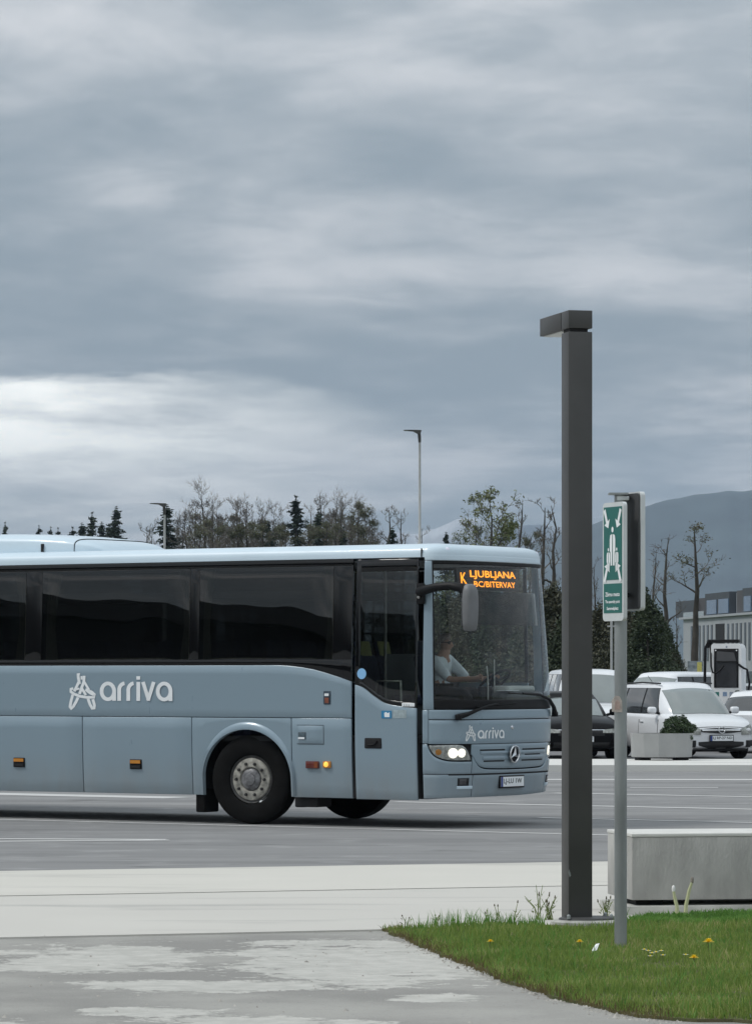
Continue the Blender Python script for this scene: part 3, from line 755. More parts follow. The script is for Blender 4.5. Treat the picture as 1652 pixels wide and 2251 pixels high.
# ------------------------------------------------------------------ the bus (local axes: u forward, v to its left, w up; origin at the front door corner)
TH = R(33); BUS_D = 45.05; BUS_X = (925 - 826) / FOC * BUS_D
BW = 2.55
bus = thing('coach_bus', 'grey blue coach with white lettering and lit orange destination display, driving on the road', 'bus', (BUS_X, BUS_D, 0), -TH)
def prof(w):
    if w < 1.28: return 0.035 * ((1.28 - w) / 0.95) ** 2
    if w < 1.91: return 0.0
    return 0.05 * ((w - 1.91) / 1.25)
def const(c): return lambda u: c
def grid_patch(us, ws_of, point, thick, rec=0.005):
    """closed plate: outer skin, inner skin, rim; outermost ring of the outer skin recessed for a rounded edge"""
    nu = len(us); b = MB(); cols = [ws_of(u) for u in us]; nw = len(cols[0]); vs = []; fs = []
    for i, u in enumerate(us):
        for j, w in enumerate(cols[i]):
            e = i in (0, nu - 1) or j in (0, nw - 1)
            vs.append(point(u, w, -rec if e else 0.0))
    k = len(vs)
    for i, u in enumerate(us):
        for j, w in enumerate(cols[i]): vs.append(point(u, w, -thick))
    for i in range(nu - 1):
        for j in range(nw - 1):
            a = i * nw + j; fs += [(a, a + nw, a + nw + 1, a + 1), (k + a, k + a + 1, k + a + nw + 1, k + a + nw)]
    for i in range(nu - 1):
        a = i * nw; fs.append((a, k + a, k + a + nw, a + nw)); a += nw - 1; fs.append((a, a + nw, k + a + nw, k + a))
    for j in range(nw - 1):
        fs.append((j, j + 1, k + j + 1, k + j)); a = (nu - 1) * nw + j; fs.append((a, k + a, k + a + 1, a + 1))
    return b.add(vs, fs)
def edged(a, b, n, e=0.008):
    return [a, a + e] + [a + e + (b - a - 2 * e) * i / n for i in range(1, n)] + [b - e, b]
def side_plate(name, u0, u1, bot, top, m, off=0.0, thick=0.025, nu=8, nw=6, parent=None, left=False, us=None, rec=0.005, smooth=50):
    if not callable(bot): bot = const(bot)
    if not callable(top): top = const(top)
    def point(u, w, o):
        v = prof(w) - off - o
        return (u, BW - v if left else v, w)
    g = grid_patch(us or edged(u0, u1, nu), lambda u: edged(bot(u), top(u), nw), point, thick, rec)
    if left: g.f = [tuple(reversed(f)) for f in g.f]
    return g.build(name, m, parent or bus, smooth)
def interp(pts):
    xs = [p[0] for p in pts]; ys = [p[1] for p in pts]
    def f(u):
        # monotone smooth interpolation
        u = min(max(u, xs[0]), xs[-1])
        for i in range(len(xs) - 1):
            if u <= xs[i + 1]:
                t = (u - xs[i]) / (xs[i + 1] - xs[i]); h = xs[i + 1] - xs[i]
                m0 = (ys[i + 1] - ys[max(i - 1, 0)]) / (xs[i + 1] - xs[max(i - 1, 0)]); m1 = (ys[min(i + 2, len(ys) - 1)] - ys[i]) / (xs[min(i + 2, len(xs) - 1)] - xs[i])
                return (2*t**3 - 3*t*t + 1) * ys[i] + (t**3 - 2*t*t + t) * h * m0 + (-2*t**3 + 3*t*t) * ys[i + 1] + (t**3 - t*t) * h * m1
        return ys[-1]
    return f
belt = interp([(-11.4, 1.908), (-2.3, 1.908), (-1.96, 1.906), (-1.57, 1.868), (-1.24, 1.792), (-.975, 1.715)])
doorl = interp([(-.925, 1.680), (-.80, 1.640), (-.66, 1.547), (-.505, 1.465), (-.283, 1.425), (-.06, 1.405)])
UW, UR, WC = -2.470, -8.95, 0.540
def arch_us(u0, u1, uc, r=0.64):
    mid = [uc + r * math.cos(math.pi * (1 - i / 28)) for i in range(29)]
    return [u0, u0 + .008, (u0 + uc - r) / 2] + mid + [(u1 + uc + r) / 2, u1 - .008, u1]
def arch_fn(uc, r=0.64):
    def f(u):
        t = (u - uc) / r
        return 0.345 if abs(t) >= 0.9999 else 0.345 + 0.0 + max(0.0, (WC - .345) + .60 * math.sqrt(1 - t * t)) if abs(t) < 1 else 0.345
    return f
FL = 0.343
# right side
side_plate('belt_panel', -11.35, -.977, 1.287, belt, M_paint, nu=60)
for a, b in ((-11.35, -9.68), (-8.22, -6.61), (-6.60, -4.952), (-4.940, -3.292)):
    p = side_plate('luggage_door', a, b, FL, 1.279, M_paint, nu=6)
    if b < -9: continue
    c = a + (b - a) * (.44 if a > -6.7 else .5); c = -4.129 if b > -3.4 else (-5.936 if b > -5 else c)
    MB().box((c - .092, -.012 + prof(.70), .642), (c + .088, .02, .762), bev=.008).build('handle', M_black, p, 40)
    MB().box((c - .078, -.016 + prof(.70), .712), (c + .074, -.009, .752)).build('reflector', M_amber, p)
    MB().box((c - .078, -.020 + prof(.70), .655), (c + .074, -.010, .690)).build('latch', M_gap, p)
for uc, a, b in ((UW, -3.280, -1.835), (UR, -9.67, -8.23)):
    p = side_plate('wheel_arch_panel', a, b, arch_fn(uc), 1.279, M_paint, us=arch_us(a, b, uc), nw=6, rec=.003)
    # raised lip round the opening
    tr = MB(); n = 40; ring = []
    for i in range(n + 1):
        an = math.pi * i / n
        ca, sa = math.cos(an), math.sin(an); wd = .035 + .055 * sa ** 1.5
        z0 = WC + .60 * sa if 0 < i < n else .345
        ring.append([(uc + .645 * ca, prof(z0) + .01, z0), (uc + .645 * ca, prof(z0) - .030, z0), (uc + (.645 + wd * .6) * ca, prof(z0) - .034, z0 + wd * .6 * sa), (uc + (.645 + wd) * ca, prof(z0) - .001, z0 + wd * sa)])
    vs = [q for r_ in ring for q in r_]; fs = [(i * 4 + j, i * 4 + 4 + j, i * 4 + 5 + j, i * 4 + 1 + j) for i in range(n) for j in range(3)]
    tr.add(vs, fs).build('arch_lip', M_paint, p, 60)
fp_ = side_plate('service_panel', -1.823, -.977, FL - .004, 1.279, M_paint, nu=6)
# fuel flap and side lamps on that panel
fl = side_plate('flap', -1.729, -1.384, .982, 1.192, M_paint, off=.004, thick=.006, nu=3, nw=3, parent=fp_)
MB().box((-1.745, -.001, .972), (-1.368, .002, .978)).build('seam', M_gap, fp_)
MB().box((-1.368, -.001, .972), (-1.362, .002, 1.2)).build('seam', M_gap, fp_)
MB().box((-1.745, -.001, 1.196), (-1.362, .002, 1.201)).build('seam', M_gap, fp_)
MB().box((-1.725, -.010, 1.03), (-1.615, .004, 1.115), bev=.006).build('flap_lock', mat('lock_dark', (.07, .10, .12), .4, var=.3, vscale=30), fl, 40)
MB().box((-1.72, -.013, 1.032), (-1.63, -.009, 1.055)).build('lock_plate', M_white, fl)
lp = MB().box((-1.615, -.016, .684), (-1.432, .02, .772), bev=.010).build('side_reflector', M_redlens, fp_, 40)
MB().box((-1.49, -.0185, .694), (-1.442, -.0145, .762)).build('amber_section', mat('brown_lens', (.22, .06, .02), .25, var=.2), lp)
MB().box((-1.375, -.012, .692), (-1.262, .02, .774), bev=.012).build('side_lamp', M_amber, fp_, 40)
MB().lathe([(0, .02), (.026, .014), (.032, 0)], 16, Matrix.Translation((-1.322, -.012, .735)) @ Matrix.Rotation(R(90), 4, 'X')).build('bulb', M_amberlit, fp_, 40)
bd = MB().box((-1.365, -.010, 1.445), (-1.262, .01, 1.605), bev=.012).build('inlet_badge', mat('badge_dark', (.03, .05, .07), .35, var=.4, vscale=20), bus, 40)
MB().box((-1.34, -.0125, 1.46), (-1.285, -.009, 1.525)).build('red_insert', mat('badge_red', (.22, .07, .04), .4, var=.3, vscale=30), bd)
MB().box((-1.345, -.0125, 1.545), (-1.285, -.009, 1.575)).build('light_insert', M_white, bd)
# glazed band
side_plate('belt_rail', -11.35, -.977, lambda u: belt(u) + .008, lambda u: 1.975 if u < -1.26 else max(belt(u) + .03, 1.975), M_bglass, off=-.004, nu=60, nw=2, rec=.002)
side_plate('cant_rail', -11.35, -.977, 3.085, 3.164, M_bglass, off=-.004, nu=6, nw=2, rec=.002)
panes = [(-11.30, -8.66), (-8.52, -5.85), (-5.60, -3.335), (-3.195, -1.245)]
for a, b in panes:
    side_plate('side_window', a + .004, b - .004, 1.978, 3.082, M_glassd, off=-.003, thick=.006, nu=6, nw=8, rec=.001)
for a, b in ((-8.66, -8.52), (-5.85, -5.60), (-3.335, -3.195), (-1.245, -.977)):
    side_plate('window_pillar', a, b, 1.978, 3.082, M_bglass, off=-.0045, nu=2, nw=6, rec=.002)
# the folding front door
door = side_plate('door', -.922, -.066, FL - .012, doorl, M_paint, off=.004, nu=24, nw=10)
side_plate('door_frame', -.922, -.860, lambda u: doorl(u) + .006, 3.150, M_bglass, nu=3, nw=6, off=.002, parent=door)
side_plate('door_frame', -.084, -.066, lambda u: doorl(u) + .006, 3.150, M_bglass, nu=2, nw=6, off=.002, parent=door)
side_plate('door_frame', -.860, -.084, lambda u: doorl(u) + .006, lambda u: doorl(u) + .055, M_bglass, nu=20, nw=2, off=.002, parent=door)
side_plate('door_frame', -.860, -.084, 3.01, 3.150, M_bglass, nu=3, nw=2, off=.002, parent=door)
side_plate('door_window', -.858, -.086, lambda u: doorl(u) + .057, 3.008, glass('door_glass', (.58, .61, .60), 0, 1.65), off=0, thick=.006, nu=20, nw=10, parent=door, rec=.001)
dh = MB().box((-.785, -.010, .930), (-.545, .012, 1.056), bev=.014).build('handle_recess', M_gap, door, 40)
MB().tube([(-.74, -.014, .975), (-.66, -.018, .972), (-.625, -.018, .985), (-.60, -.016, 1.02)], .008, 6).build('lever', M_black, dh, 50)
MB().lathe([(0, .004), (.062, .004), (.064, 0)], 24, Matrix.Translation((-.823, -.004, 1.808)) @ Matrix.Rotation(R(90), 4, 'X') @ Matrix.Scale(1.0, 4)).build('round_sticker', mat('blue_sticker', (.25, .50, .78), .4, var=.04), door, 40)
sk = MB().box((-.545, -.008, 1.285), (-.405, 0, 1.375)).build('blue_sticker', mat('sticker_blue', (.03, .22, .42), .4, var=.1), door)
MB().prism([(-.50, 1.30), (-.43, 1.30), (-.43, 1.36), (-.455, 1.345), (-.48, 1.36), (-.505, 1.35)], lambda a, c, q: (a, -.009 - q, c), 0, .001).build('white_mark', M_white, sk)
MB().box((-.385, -.007, 1.288), (-.20, 0, 1.385)).build('grey_sticker', mat('sticker_grey', (.33, .40, .42), .45, var=.18, vscale=25), door)
lb = MB().box((-.262, -.009, 1.424), (-.086, 0, 1.466), bev=.004).build('label_plate', M_white, door)
vs, fs, w_ = text2d('2 5 2')
MB().add([(-.235 + x * .028, -.0105, 1.430 + y * .02) for x, y in vs], fs).build('lettering', M_gap, lb)
# left side (far): simple but complete, windows let the trees behind be seen
side_plate('belt_panel', -11.35, -.06, 1.287, 1.70, M_paint, nu=10, left=True)
side_plate('luggage_door', -11.35, -9.68, FL, 1.279, M_paint, nu=4, left=True)
side_plate('luggage_door', -8.22, -3.292, FL, 1.279, M_paint, nu=4, left=True)
for uc, a, b in ((UW, -3.280, -1.835), (UR, -9.67, -8.23)):
    side_plate('wheel_arch_panel', a, b, arch_fn(uc), 1.279, M_paint, us=arch_us(a, b, uc), nw=6, rec=.003, left=True)
side_plate('service_panel', -1.823, -.06, FL, 1.279, M_paint, nu=4, left=True)
side_plate('cant_rail', -11.35, -.06, 3.085, 3.164, M_bglass, off=-.004, nu=4, nw=2, left=True)
for a, b in ((-11.3, -8.62), (-8.52, -5.85), (-5.6, -3.3), (-3.2, -1.62), (-1.52, -.10)):
    side_plate('side_window', a, b, 1.705, 3.082, M_glassd if b < -1 else M_glassc, off=-.003, thick=.006, nu=4, nw=6, rec=.001, left=True)
for a, b in ((-8.62, -8.52), (-5.85, -5.6), (-3.3, -3.2), (-1.62, -1.52), (-.10, -.06)):
    side_plate('window_pillar', a, b, 1.702, 3.082, M_bglass, off=-.0045, nu=2, nw=6, left=True)

# ---- front: a bowed surface
FPW = 2.5
def fB(w):
    if w < 1.3: return .56 - .10 * ((1.3 - w) / 1.0) ** 2
    return .56 - .20 * ((w - 1.3) / 1.9) ** 1.4
def front_raw(phi, w):
    cs, sn = math.cos(phi), math.sin(phi)
    e = prof(w)
    t = -math.copysign(abs(cs) ** (2 / FPW), cs)
    return Vector((fB(w) * abs(sn) ** (2 / FPW), 1.275 + (1.275 - e) * t, w))
def front(phi, w, o=0.0):
    p = front_raw(phi, w)
    if o == 0: return tuple(p)
    ph = min(max(phi, .03), math.pi - .03)
    a = front_raw(ph + .01, w) - front_raw(ph - .01, w); b = front_raw(ph, w + .01) - front_raw(ph, w - .01)
    n = b.cross(a).normalized()
    if n.x < 0: n = -n
    return tuple(p + n * o)
def phi_v(v):
    t = (v - 1.275) / 1.275; t = min(max(t, -1), 1)
    return math.acos(-math.copysign(abs(t) ** (FPW / 2), t))
PI = math.pi
def front_patch(name, p0, p1, bot, top, m, off=0.0, thick=0.02, nu=36, nw=6, parent=None, rec=0.004, smooth=50, e=.006):
    if not callable(bot): bot = const(bot)
    if not callable(top): top = const(top)
    g = grid_patch(edged(p0, p1, nu, .012), lambda p: edged(bot(p), top(p), nw, e), lambda p, w, o: front(p, w, off + o), thick, rec)
    return g.build(name, m, parent or bus, smooth)
# dark inner front shell, gaps show it
front_patch('front_shell', 0.02, PI - .02, .37, 1.42, M_gap, off=-.035, thick=.01)
for s_ in (0, 1):
    def mir(a, b): return (a, b) if not s_ else (PI - b, PI - a)
    a, b = mir(.02, .205)
    front_patch('front_pillar', a, b, 1.39, 3.125, M_paint, off=0, nu=4, nw=16)
    a, b = mir(.012, .105)
    front_patch('front_corner', a, b, .995, 1.384, M_paint, nu=4)
ws = front_patch('windscreen', .232, PI - .232, 1.505, 3.085, M_glassc, off=-.004, thick=.007, nu=48, nw=24, rec=.001)
front_patch('screen_surround', .212, PI - .212, 1.393, 1.503, M_black, off=-.002, thick=.01, parent=ws)
front_patch('screen_surround', .212, PI - .212, 3.087, 3.128, M_black, off=-.002, thick=.01, parent=ws)
for s_ in (0, 1):
    a, b = (.210, .245) if not s_ else (PI - .245, PI - .210)
    front_patch('screen_surround', a, b, 1.5, 3.09, M_black, off=-.0025, thick=.01, nu=3, nw=12, parent=ws)
front_patch('scuttle_panel', .115, PI - .115, 1.277, 1.386, M_paint, nu=44)
bon = front_patch('bonnet_flap', .115, PI - .115, .990, 1.266, M_paint, nu=44)
# headlights
hl_top = interp([(.10, .972), (.5, .978), (.72, .974), (.80, .945), (.86, .88), (.91, .805)])
hl_bot = interp([(.10, .962), (.14, .91), (.22, .858), (.35, .822), (.5, .802), (.7, .796), (.91, .796)])
def mirr(f): return lambda p: f(PI - p)
M_lampint = mat('headlamp_reflector', (.50, .50, .47), .25, .6, var=.35, vscale=22)
M_lit = mat('lit_headlamp', (.95, .93, .85), .2, emit=(1.0, .95, .82), estr=1.1)
for s_ in (0, 1):
    if not s_: a, b, f0, f1 = .105, .905, hl_bot, hl_top
    else: a, b, f0, f1 = PI - .905, PI - .105, mirr(hl_bot), mirr(hl_top)
    h = front_patch('headlight', a, b, f0, f1, M_lampint, off=-.020, thick=.01, nu=24, nw=5)
    front_patch('headlight_rim', a - .008, b + .008, lambda p, g=f0: g(p) - .010, lambda p, g=f1: g(p) + .008, M_gap, off=-.030, thick=.004, nu=24, nw=4, parent=h)
    for c, rr in ((.58, .060), (.735, .052)):
        cc = c if not s_ else PI - c
        q = Vector(front(cc, .882, -.015)); n = (Vector(front(cc, .882, .05)) - q).normalized()
        M = Matrix.Translation(q) @ n.to_track_quat('Z', 'Y').to_matrix().to_4x4()
        MB().lathe([(rr, -.004), (rr, .006), (rr * .8, .010), (0, .012)], 20, M).build('lamp', M_lit, h, 40)
    cc = .30 if not s_ else PI - .30
    q = Vector(front(cc, .895, -.015)); n = (Vector(front(cc, .895, .05)) - q).normalized()
    MB().lathe([(.035, -.004), (.035, .004), (0, .006)], 16, Matrix.Translation(q) @ n.to_track_quat('Z', 'Y').to_matrix().to_4x4()).build('turn_lamp', M_amber, h, 40)
    front_patch('headlight_cover', a + .004, b - .004, lambda p, g=f0: g(p) + .004, lambda p, g=f1: g(p) - .004, glass('lamp_cover', (.92, .93, .93), .02, 1.35), off=.001, thick=.004, nu=24, nw=6, parent=h)
# grille: a smile-shaped recess with painted slats
gp0, gp1 = .925, PI - .925
g_bot = interp([(.90, .86), (1.0, .745), (1.1, .702), (1.3, .688), (PI / 2, .684), (PI - 1.3, .688), (PI - 1.1, .702), (PI - 1.0, .745), (PI - .90, .86)])
gr = front_patch('grille', gp0 - .03, gp1 + .03, lambda p: g_bot(p) + .008, .982, M_paint, off=-.004, nu=44, nw=8)
def slot(w0, w1, p0, p1):
    front_patch('slot', p0, p1, w0, w1, M_gap, off=.0, thick=.006, nu=20, nw=2, parent=gr, rec=.001, e=.003)
slot(.905, .922, 1.03, 1.42); slot(.905, .922, 1.62, PI - 1.03)
slot(.775, .790, 1.10, 1.42); slot(.775, .790, 1.62, PI - 1.10)
slot(.845, .857, 1.66, PI - 1.18)
front_patch('slat', 1.04, PI - 1.04, .862, .898, M_paint, off=.006, thick=.01, nu=20, nw=2, parent=gr)
front_patch('slat', 1.08, PI - 1.08, .797, .838, M_paint, off=.006, thick=.01, nu=20, nw=2, parent=gr)
tri = []
for a0 in (1.02,):
    pass
# three-pointed star in a ring
q = Vector(front(phi_v(1.16), .862, .035)); n = (Vector(front(phi_v(1.16), .862, .09)) - q).normalized()
up = Vector((0, 0, 1)); up = (up - n * up.dot(n)).normalized(); sd = up.cross(n)
Ms = Matrix((sd, up, n)).transposed().to_4x4(); Ms.translation = q
sb = MB(); ring = [(.098 * math.cos(2 * PI * i / 28), .098 * math.sin(2 * PI * i / 28), 0) for i in range(29)]
sb.add(MB().tube(ring, .010, 6, False).v, MB().tube(ring, .010, 6, False).f, Ms)
for k in range(3):
    a = R(90 + 120 * k); vs = [(0, 0, .022), (.026 * math.cos(a + R(60)), .026 * math.sin(a + R(60)), 0), (.095 * math.cos(a), .095 * math.sin(a), .004), (.026 * math.cos(a - R(60)), .026 * math.sin(a - R(60)), 0)]
    sb.add(vs, [(0, 2, 1), (0, 3, 2)], Ms)
sb.build('star_emblem', M_chrome, gr, 30)
MB().lathe([(0, -.02), (.09, -.02), (.092, -.012), (0, -.010)], 24, Ms).build('emblem_backing', M_black, gr, 40)
# bumper
bmid = lambda p: min(g_bot(p) - .012, hl_bot(min(p, PI - p)) - .014) if .105 < p < PI - .105 else .93
def bump_top(p):
    q = min(p, PI - p)
    if q < .10: return .985
    if q < .905: return hl_bot(q) - .016
    return g_bot(p) - .008
for a, b in ((.012, .900), (.910, PI - .910), (PI - .900, PI - .012)):
    front_patch('bumper_top', a, b, .640, bump_top, M_paint, nu=30, nw=6, off=.004)
def low(p):
    q = min(p, PI - p); return .352 + .012 * math.sin(p) + (.03 * max(0, (p - 1.6)) if p > 1.6 else 0)
for a, b in ((.012, .935), (.945, PI - .945), (PI - .935, PI - .012)):
    front_patch('bumper', a, b, low, .632, M_paint, nu=24, nw=6, off=0)
front_patch('bumper_step', .50, PI - .50, .622, .640, M_gap, off=.002, thick=.03, nu=30, nw=2, rec=.001)
for s_ in (0, 1):
    a, b = (.675, .875) if not s_ else (PI - .875, PI - .675)
    f = front_patch('fog_lamp', a, b, .500, .590, M_gap, off=.006, thick=.02, nu=8, nw=4)
    front_patch('fog_lens', a + .03, b - .05, .512, .578, mat('fog_glass', (.05, .05, .055), .08, var=.2, coat=.6), off=.010, thick=.012, nu=6, nw=3, parent=f)
    front_patch('fog_shelf', a - .01, b + .06, .462, .498, M_roofp, off=.012, thick=.02, nu=8, nw=3, parent=f)
# number plate
q = Vector(front(phi_v(1.20), .535, .012)); n = (Vector(front(phi_v(1.20), .535, .09)) - q).normalized()
n.z = 0; n.normalize(); up = Vector((0, 0, 1)); sd = up.cross(n); Mp = Matrix((sd, up, n)).transposed().to_4x4(); Mp.translation = q
def number_plate(Mp, text, parent, w=.52, h=.115):
    p = MB().box((-w / 2 - .018, -h / 2 - .018, -.02), (w / 2 + .018, h / 2 + .016, .002), Mp, bev=.004).build('plate_holder', M_black, parent, 40)
    MB().box((-w / 2, -h / 2, .002), (w / 2, h / 2, .006), Mp).build('number_plate', M_white, p)
    MB().box((-w / 2, -h / 2, .0062), (-w / 2 + .045, h / 2, .0075), Mp).build('blue_band', mat('plate_blue', (.01, .04, .22), .4, var=.05), p)
    vs, fs, tw = text2d(text, .01); hh = h * .66; k = min(hh * 1.25, (w - .08) / tw)
    MB().add([(-w / 2 + .06 + x * k, -hh / 2 + y * hh, .0078) for x, y in vs], fs, Mp).build('characters', M_gap, p)['kind'] = 'stuff'
number_plate(Mp, 'LJ-LU 1W', bus)
# brow above the screen and the roof skin
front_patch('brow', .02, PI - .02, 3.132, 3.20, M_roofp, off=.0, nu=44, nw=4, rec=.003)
def roof():
    lv = [(3.168, .050), (3.21, .052), (3.25, .062), (3.285, .088), (3.31, .135), (3.328, .22), (3.338, .38), (3.343, .70), (3.345, 1.1)]
    nph = 40; b = MB(); vs = []; fs = []
    for w, e in lv:
        k = (e - .05)
        row = []
        for u in (-11.45, -11.43, -9, -6, -3, -1.0, -.2): row.append((u if u > -11 else u + k * .5, e, w))
        for i in range(nph + 1):
            ph = PI * i / nph; cs, sn = math.cos(ph), math.sin(ph)
            t = -math.copysign(abs(cs) ** (2 / FPW), cs)
            row.append(((fB(3.2) - k * 1.15) * abs(sn) ** (2 / FPW) if k < .3 else (fB(3.2) - .345 - (k - .3) * .6) * abs(sn) ** (2 / FPW), 1.275 + (1.275 - e) * t, w))
        for u in (-.2, -1.0, -3, -6, -9, -11.43, -11.45): row.append((u if u > -11 else u + k * .5, BW - e, w))
        vs += row; n = len(row)
    for j in range(len(lv) - 1):
        for i in range(n - 1): a = j * n + i; fs.append((a, a + 1, a + n + 1, a + n))
        fs.append((j * n + n - 1, j * n, j * n + n, j * n + 2 * n - 1))
    fs.append(tuple((len(lv) - 1) * n + i for i in range(n)))
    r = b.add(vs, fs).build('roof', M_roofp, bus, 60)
    MB().box((-.03, .040, 3.17), (-.018, .058, 3.27)).build('seam', M_gap, r)
    for v0, nm in ((.21, 0), (2.34, 1)):
        ph = phi_v(v0); q = Vector(front(ph, 3.245, -.01)); nn = (Vector(front(ph, 3.2, .05)) - Vector(front(ph, 3.2, 0))).normalized()
        q.x -= .03
        M = Matrix.Translation(q) @ nn.to_track_quat('Z', 'Y').to_matrix().to_4x4()
        MB().lathe([(.045, -.03), (.042, .012), (.028, .026), (0, .03)], 16, M).build('marker_lamp', mat('marker_lens', (.75, .76, .88), .15, var=.06, coat=.6), r, 50)
    # air conditioning pod
    pod = MB(); rows = []
    for u, h, e in ((-4.60, 3.345, .62), (-4.66, 3.41, .52), (-4.82, 3.475, .45), (-5.10, 3.53, .41), (-5.5, 3.57, .39), (-6.1, 3.59, .38), (-7.4, 3.60, .38), (-8.2, 3.58, .40), (-8.5, 3.47, .46), (-8.65, 3.34, .56)):
        u -= .45; w = BW - 2 * e; sec = []
        for i in range(17):
            a = PI * i / 16; cs = math.cos(a)
            sec.append((u, 1.275 - math.copysign(abs(cs) ** .35, cs) * w / 2, 3.325 + (h - 3.325) * abs(math.sin(a)) ** .38))
        rows.append(sec)
    vs = [q for r_ in rows for q in r_]; fs = [(i * 17 + j, i * 17 + 17 + j, i * 17 + 18 + j, i * 17 + 1 + j) for i in range(len(rows) - 1) for j in range(16)]
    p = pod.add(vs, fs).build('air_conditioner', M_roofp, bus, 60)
    MB().box((-5.88, .372, 3.34), (-5.85, .40, 3.44)).build('clip', M_gap, p)
    for u in (-5.40,):
        pts = [(u, 1.275 - math.copysign(abs(math.cos(a)) ** .35, math.cos(a)) * (BW - .86) / 2, 3.33 + .175 * abs(math.sin(a)) ** .38) for a in [PI * i / 16 for i in range(17)]]
        MB().tube(pts, .006, 5).build('seam', M_gap, p)
roof()
# rear wall
MB().box((-11.44, .06, .4), (-11.36, 2.49, 3.2), bev=.03).build('rear_panel', M_paint, bus, 40)
# chassis
ch = MB().box((-11.2, .45, .33), (-.2, 2.1, 1.0))
for a, b in ((-11.2, -9.65), (-8.25, -3.20), (-1.78, -.05)):
    ch.box((a, .045, .345), (b, .46, 1.0)); ch.box((a, 2.09, .345), (b, BW - .045, 1.0))
ch.box((-11.3, .06, 1.0), (.12, BW - .06, 1.06))
ch.box((-1.85, .10, .22), (-1.52, .42, .37), bev=.02)
ch.build('chassis', M_gap, bus)
for v0 in (.06, 2.19):
    MB().box((-3.27, v0, .13), (-3.13, v0 + .30, .42), bev=.02).build('mud_flap', M_rubber, bus, 40)
MB().tube([(UW, .34, WC), (UW, 2.21, WC)], .07, 8).build('axle', M_gap, bus)
MB().tube([(UR, .34, WC), (UR, 2.21, WC)], .10, 8).build('axle', M_gap, bus)
# wheels
def wheel(u, left, steer, w=.30, r=.540):
    # lathe axis: local z; outward face at +z
    prof_t = [(.300, -.13), (.42, -.145), (.50, -.135), (.530, -.11), (.538, -.06), (.540, 0), (.538, .06), (.530, .11), (.512, .130), (.47, .142), (.41, .146), (.36, .140), (.318, .128), (.300, .118), (.292, .09), (.292, -.13)]
    face = 1 if not left else -1
    v0 = .185 if not left else BW - .185
    base = Matrix.Translation((u, v0, WC)) @ Matrix.Rotation(steer, 4, 'Z') @ Matrix.Rotation(R(90) * face, 4, 'X')
    o = MB().lathe(prof_t, 56, closed=True).build('wheel', M_rubber, bus, 40)
    o.matrix_local = base
    MB().lathe([(.293, .10), (.286, .112), (.262, .10), (.258, .02), (.25, -.02), (.12, -.03), (0, -.03)], 40).build('rim', mat('rim_dark', (.05, .05, .05), .6, .3, var=.3, vscale=12), o, 40)
    MB().lathe([(.262, .060), (.260, .095), (.248, .116), (.210, .126), (.152, .128), (.140, .112), (.135, .08)], 40).build('wheel_disc', mat('wheel_disc_steel', (.30, .29, .255), .6, .0, var=.45, vscale=14), o, 40)
    MB().lathe([(.139, .08), (.134, .115), (.115, .135), (.075, .142), (.07, .158), (.04, .165), (0, .166)], 28).build('hub', mat('hub_steel', (.17, .17, .175), .4, .2, var=.45, vscale=18), o, 40)
    for k in range(10):
        a = 2 * PI * k / 10
        MB().lathe([(.020, .11), (.020, .144), (.013, .160), (0, .161)], 6, Matrix.Translation((.192 * math.cos(a), .192 * math.sin(a), 0))).build('wheel_nut', mat('nut_dark', (.07, .07, .07), .5, .6, var=.2), o, 30)
    MB().lathe([(.02, 0), (.018, .006), (0, .008)], 10, Matrix.Translation((.14, -.27, .112)) @ Matrix.Scale(1.6, 4, (1, 0, 0))).build('balance_weight', M_white, o, 40)
for u, st in ((UW, R(6)), (UR, 0)):
    wheel(u, False, st); wheel(u, True, st)
# the door-side mirror
for s_ in (1,):
    def V(u, v, w): return (u, v if s_ > 0 else BW - v, w)
    b = MB().tube([V(-.02, .0, 2.76), V(.10, -.06, 2.785), V(.28, -.09, 2.815), V(.46, -.09, 2.825), V(.60, -.07, 2.80), V(.665, -.05, 2.70)], [.06, .055, .05, .048, .06, .075], 10)
    m_ = b.build('mirror_arm', M_black, bus, 60)
    lo, hi = V(-.055, -.02, 2.62), V(.05, .02, 2.86)
    MB().box((lo[0], min(lo[1], hi[1]), lo[2]), (hi[0], max(lo[1], hi[1]), hi[2]), bev=.012).build('mirror_bracket', M_black, m_, 40)
    MB().lathe([(.02, 0), (.018, .01), (0, .012)], 10, Matrix.Translation(V(-.02, -.022, 2.70)) @ Matrix.Rotation(R(90) * s_, 4, 'X')).build('bolt', M_steel, m_)
    hd = MB(); rows = []
    for w, hw, dp in ((2.30, .085, .03), (2.315, .105, .055), (2.40, .115, .07), (2.55, .118, .078), (2.68, .115, .08), (2.76, .105, .075), (2.82, .085, .06), (2.845, .05, .03)):
        rows.append([V(.68 + dp * (abs(math.sin(a)) ** .6 * (1 if math.sin(a) > 0 else -.6)), -.035 + hw * math.copysign(abs(math.cos(a)) ** .55, math.cos(a)), w) for a in [2 * PI * i / 24 for i in range(24)]])
    vs = [q for r_ in rows for q in r_]; fs = [(i * 24 + j, i * 24 + (j + 1) % 24, i * 24 + 24 + (j + 1) % 24, i * 24 + 24 + j) for i in range(len(rows) - 1) for j in range(24)]
    fs += [tuple(reversed(range(24))), tuple((len(rows) - 1) * 24 + j for j in range(24))]
    hd.add(vs, fs).build('mirror_head', mat('mirror_plastic', (.15, .155, .16), .5, var=.1), m_, 60)
    c = V(.628, -.035, 2.55)
    MB().box((c[0], c[1] - .09, 2.36), (c[0] + .006, c[1] + .09, 2.74)).build('mirror_glass', M_chrome, m_)
